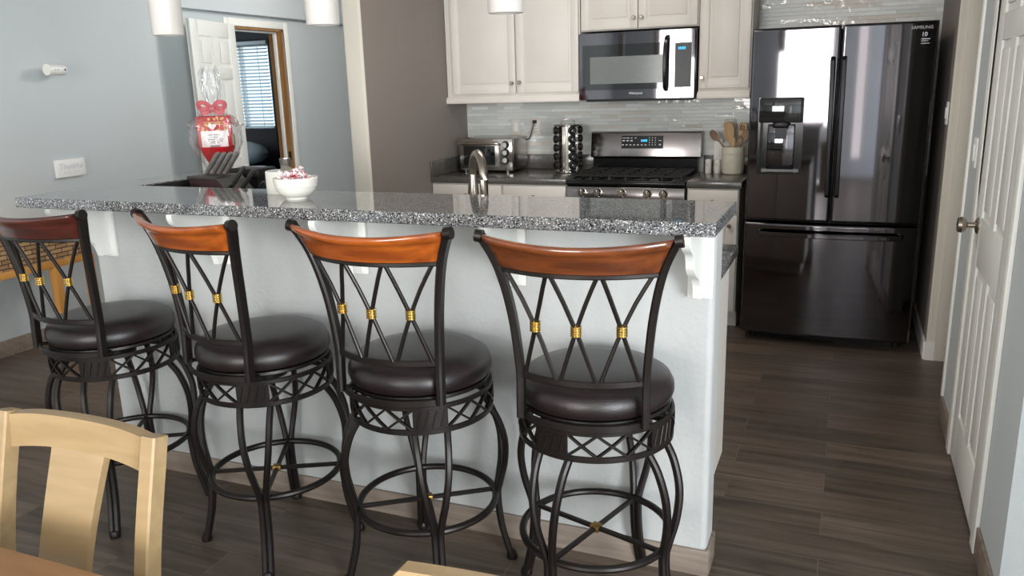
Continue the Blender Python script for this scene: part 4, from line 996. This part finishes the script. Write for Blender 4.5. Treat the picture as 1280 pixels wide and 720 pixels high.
def make_stool(label, rail_m):
    r = thing('bar_stool', label, 'bar stool', (0, 0, 0), 0, 'bar stools along the bar')
    MB().lathe([(.0001, .672), (.195, .672), (.209, .680), (.2145, .697), (.213, .716), (.203, .735), (.180, .749), (.13, .757), (.06, .760), (.0001, .7605)], (0, 0, 0), 56).build('seat', 'leather', r, local=True)
    MB().lathe([(.150, .661), (.206, .661), (.208, .664), (.206, .672), (.150, .672)], (0, 0, 0), 48, caps=False).build('swivel_plate', 'iron', r, local=True)
    # back frame: two uprights, rails
    for s in (-1, 1):
        pts = smoothpts([bk(s, z) for z in (.660, .72, .778, .86, .94, 1.02, 1.08, 1.12, 1.150)], 3)
        MB().bar(pts, .020, .030, upv=(0, 1, 0)).build('upright', 'iron', r, local=True)
        c = MB(); p = bk(s, 1.150); ax = Vector((s*.30, 0, .25)).normalized()
        c.tube([p+Vector((-s*.006, -.004, .0)), p+Vector((s*.012, -.004, .003))], .0165, 14); c.build('end_cap', 'iron', r, local=True)
        MB().bar([bk(s, .668)+Vector((0, .0, 0)), Vector((s*.150, -.140, .664))], .016, .012).build('bracket', 'iron', r, local=True)
    MB().bar([bk(-1+2*k/16, .780) for k in range(17)], .012, .020).build('lower_rail', 'iron', r, local=True)
    MB().bar([bk(-1+2*k/16, 1.066) for k in range(17)], .012, .014).build('upper_rail', 'iron', r, local=True)
    MB().bar([(.232*math.sin(t), -.232*math.cos(t), .664) for t in [math.radians(-42+84*k/16) for k in range(17)]], .008, .020).build('seat_frame', 'iron', r, local=True)
    # wooden crest rail, bowed, with a rolled top edge, slightly dipped in the middle
    V = []; F = []; ns = 28
    for k in range(ns+1):
        s = -.955+1.91*k/ns; dip = .016*(1-s*s)
        zt = 1.150-dip; zb_ = 1.073
        prof = [(zb_, .010), (zb_, -.010), (zb_+.3*(zt-zb_), -.011), (zb_+.62*(zt-zb_), -.012), (zt-.022, -.011), (zt-.012, -.010), (zt, -.008), (zt+.008, .002), (zt+.009, .012), (zt+.003, .020), (zt-.007, .022), (zt-.014, .017), (zt-.020, .011), (zb_+.5*(zt-zb_), .011)]
        for z, d in prof: V.append(bk(s, min(z, 1.154), d)+Vector((0, 0, max(0, z-1.154))))
    n = 14
    for k in range(ns):
        for q in range(n): F.append((k*n+q, (k+1)*n+q, (k+1)*n+(q+1) % n, k*n+(q+1) % n))
    F += [tuple(reversed(range(n))), tuple(range(ns*n, ns*n+n))]
    MB().add(V, F).build('crest_rail', rail_m, r, local=True, ang=60)
    # three crossed braces with gold collars
    for i in range(3):
        a0, a1 = -.93+i*.62, -.93+(i+1)*.62
        br = MB(); g = .035
        for (sa, sb) in ((a0+g, a1-g), (a1-g, a0+g)):
            br.bar([bk(sa+(sb-sa)*t, 1.062+(.786-1.062)*t, .002 if sa < sb else -.002) for t in [k/8 for k in range(9)]], .0105, .0105, upv=(0, 1, 0))
        o = br.build('crossed_brace', 'iron', r, local=True)
        # crossing point
        zc = (1.062+.786)/2; c = bk((a0+a1)/2, zc)
        col = MB()
        for k in range(4): col.lathe([(.0115, -.0035), (.0138, -.002), (.0138, .002), (.0115, .0035)], (c.x, c.y, c.z+(k-1.5)*.007), 18, caps=True)
        col.build('gold_collar', 'gold', o, local=True)
    # apron band with lattice and solid plates above the legs
    la = r['leg_angle'] if 'leg_angle' in r.keys() else 0
    ap = MB(); RB = .211
    for z, h in ((.643, .015), (.571, .017)): ap.bar([(RB*math.cos(2*PI*k/64), RB*math.sin(2*PI*k/64), z) for k in range(64)], .008, h, closed=True)
    for q in range(4):
        a = q*PI/2
        n = 6; w = math.radians(13.5)
        ap.bar([(RB*math.cos(a-w+2*w*k/n), RB*math.sin(a-w+2*w*k/n), .607) for k in range(n+1)], .006, .066, b=.1)
        for k in range(4):
            t = a-w*.7+w*1.4*k/3
            ap.bar([((RB+.003)*math.cos(t-.03), (RB+.003)*math.sin(t-.03), .584), ((RB+.003)*math.cos(t+.03), (RB+.003)*math.sin(t+.03), .632)], .006, .006, upv=(math.cos(t), math.sin(t), 0))
        a0, a1 = a+w, a+PI/2-w
        for m_ in range(3):
            b0, b1 = a0+(a1-a0)*m_/3, a0+(a1-a0)*(m_+1)/3
            for (ta, tb) in ((b0, b1), (b1, b0)):
                ap.bar([(RB*math.cos(ta+(tb-ta)*t), RB*math.sin(ta+(tb-ta)*t), .578+.060*t) for t in (0, .25, .5, .75, 1)], .006, .0125, upv=(math.cos((ta+tb)/2), math.sin((ta+tb)/2), 0))
    base = [ap.build('apron', 'iron', r, local=True)]
    MB().lathe([(.0001, .60), (.07, .60), (.07, .655), (.0001, .655)], (0, 0, 0), 24).build('swivel_bearing', 'iron', r, local=True)
    for q in range(4):
        sp = MB()
        sp.bar([(.06, 0, .645), (RB, 0, .645)], .02, .008)
        for s in (-1, 1): sp.bar(leg_pts(s), .0205, .0195, upv=(0, 1, 0))
        sp.lathe([(.0001, .0), (.017, .0), (.019, .006), (.016, .020), (.012, .026)], (.263, 0, 0), 16)
        o = sp.build('leg', 'iron', r, local=True); o.rotation_euler = (0, 0, q*PI/2); base.append(o)
    fr = MB().tube([(.212*math.cos(2*PI*k/48), .212*math.sin(2*PI*k/48), .257) for k in range(48)], .0108, 10, closed=True)
    fr.bar([(-.213, 0, .257), (.213, 0, .257)], .015, .013).bar([(0, -.213, .2565), (0, .213, .2565)], .015, .013)
    o = fr.build('footrest', 'iron', r, local=True); base.append(o)
    g = MB().box(-.014, .014, -.014, .014, .247, .267, .003).build('gold_collar', 'dull_gold', o, local=True)
    return r, base
STO = [
 (-2.429, 2.022, -1.8, 30, 'rail_r', 'leftmost bar stool, its crest rail dark red, in front of the rattan console'),
 (-1.738, 2.012, -13.8, 27.5, 'rail_o', 'second bar stool from the left, turned most, with bright orange crest rail'),
 (-1.147, 2.003, -.8, 35, 'rail_o', 'third bar stool from the left, orange crest rail, below the faucet'),
 (-.602, 2.011, 5.4, -17, 'rail_b', 'rightmost bar stool, brown crest rail, at the right bar end'),
]
st0 = None
for x, y, ph, la, rm, lb in STO:
    if st0 is None:
        st0, _ = make_stool(lb, rm); o = st0
    else:
        o = copy_tree(st0); o['label'] = lb
    o.location = (x, y, 0); o.rotation_euler = (0, 0, math.radians(ph))
    q = 0
    for ch in o.children:
        nm = ch.name.split('.')[0]
        if nm in ('apron', 'footrest'): ch.rotation_euler = (0, 0, math.radians(la-ph))
        elif nm == 'leg': ch.rotation_euler = (0, 0, math.radians(la-ph)+q*PI/2); q += 1
        elif nm == 'crest_rail':
            if ch.data.materials[0] != M[rm]:
                ch.data = ch.data.copy(); ch.data.materials[0] = M[rm]

# ------------------------------------------------------------------ dining table and chairs in the foreground
e = thing('dining_table', 'honey wood dining table whose far edge shows at the bottom left', 'table', (-1.5, .35, 0))
MB().box(-2.3, -.72, -.25, .806, .722, .752, .006).build('tabletop', 'tbl', e)
MB().box(-2.2, -.82, -.15, .72, .64, .722).build('apron', 'tbl', e, False)
for x in (-2.22, -.86):
    for y in (-.17, .66): MB().box(x, x+.06, y, y+.06, 0, .722, .004).build('leg', 'tbl', e)
def dining_chair(label, xc, y, w, ztop, tilt, rounded=False):
    # back at y, seat toward -Y
    r = thing('dining_chair', label, 'dining chair', (xc, y, 0), tilt, 'blond dining chairs')
    hw = w/2
    for s in (-1, 1):
        pts = [(s*(hw-.017), -.01, 0), (s*(hw-.017), -.045, .25), (s*(hw-.017), -.056, .45), (s*(hw-.017), -.026, .68), (s*(hw-.017), .03, ztop if not rounded else ztop-.03)]
        MB().bar(smoothpts(pts, 4), .034, .036, upv=(0, 1, 0), b=.1).build('back_post', 'blond', r, local=True)
        MB().box(s*(hw-.03)-.021, s*(hw-.03)+.021, -.44, -.40, 0, .42, .004).build('leg', 'blond', r, local=True)
    # crest rail: bowed backward, top arched, bottom arched
    V = []; F = []; n = 20
    for k in range(n+1):
        u = -1+2*k/n; x = u*(hw-(.0 if rounded else .03)); yo = .014*(1-u*u)
        zt = ztop-.004+(.0 if rounded else .008*(1-u**4)); zb_ = ztop-.070+(.0 if rounded else .012*(1-abs(u)**2.5))
        if rounded: zt -= .022*max(0, (abs(u)-.9)/.1)**2.2; zb_ += .02*max(0, (abs(u)-.9)/.1)**2
        for yy, z in ((-.012, zb_), (.012, zb_), (.020, zt), (-.004, zt)): V.append((x, .022+yo+yy, z))
    for k in range(n):
        for q in range(4): F.append((k*4+q, (k+1)*4+q, (k+1)*4+(q+1) % 4, k*4+(q+1) % 4))
    F += [(3, 2, 1, 0), (n*4, n*4+1, n*4+2, n*4+3)]
    MB().add(V, F).build('crest_rail', 'blond', r, local=True)
    V = []; F = []; n = 12
    for k in range(n+1):
        t = k/n; z = .45+(ztop-.056-.45)*t; hw2 = .062+.008*abs(2*t-1)**1.5; yo = -.100+.122*t-.012*math.sin(PI*t)
        for x, yy in ((-hw2, -.008), (hw2, -.008), (hw2, .008), (-hw2, .008)): V.append((x-.008, yo+yy+.012, z))
    for k in range(n):
        for q in range(4): F.append((k*4+q, (k+1)*4+q, (k+1)*4+(q+1) % 4, k*4+(q+1) % 4))
    F += [(3, 2, 1, 0), (n*4, n*4+1, n*4+2, n*4+3)]
    MB().add(V, F).build('back_splat', 'blond', r, local=True)
    MB().box(-hw+.005, hw-.005, -.45, -.07, .42, .455, .01, 3).build('seat', 'blond', r, local=True)
    MB().box(-hw+.02, hw-.02, -.43, -.41, .36, .42).box(-hw+.02, hw-.02, -.04, -.02, .36, .42).box(-hw+.02, -hw+.04, -.42, -.03, .36, .42).box(hw-.04, hw-.02, -.42, -.03, .36, .42).build('seat_rail', 'blond', r, local=True)
    return r
dining_chair('blond wood dining chair whose crest rail just shows at the bottom middle', -.318, .775, .418, .897, 0, True)
dining_chair('blond wood dining chair at the bottom left behind the table edge', -1.317, .96, .418, .908, 0)
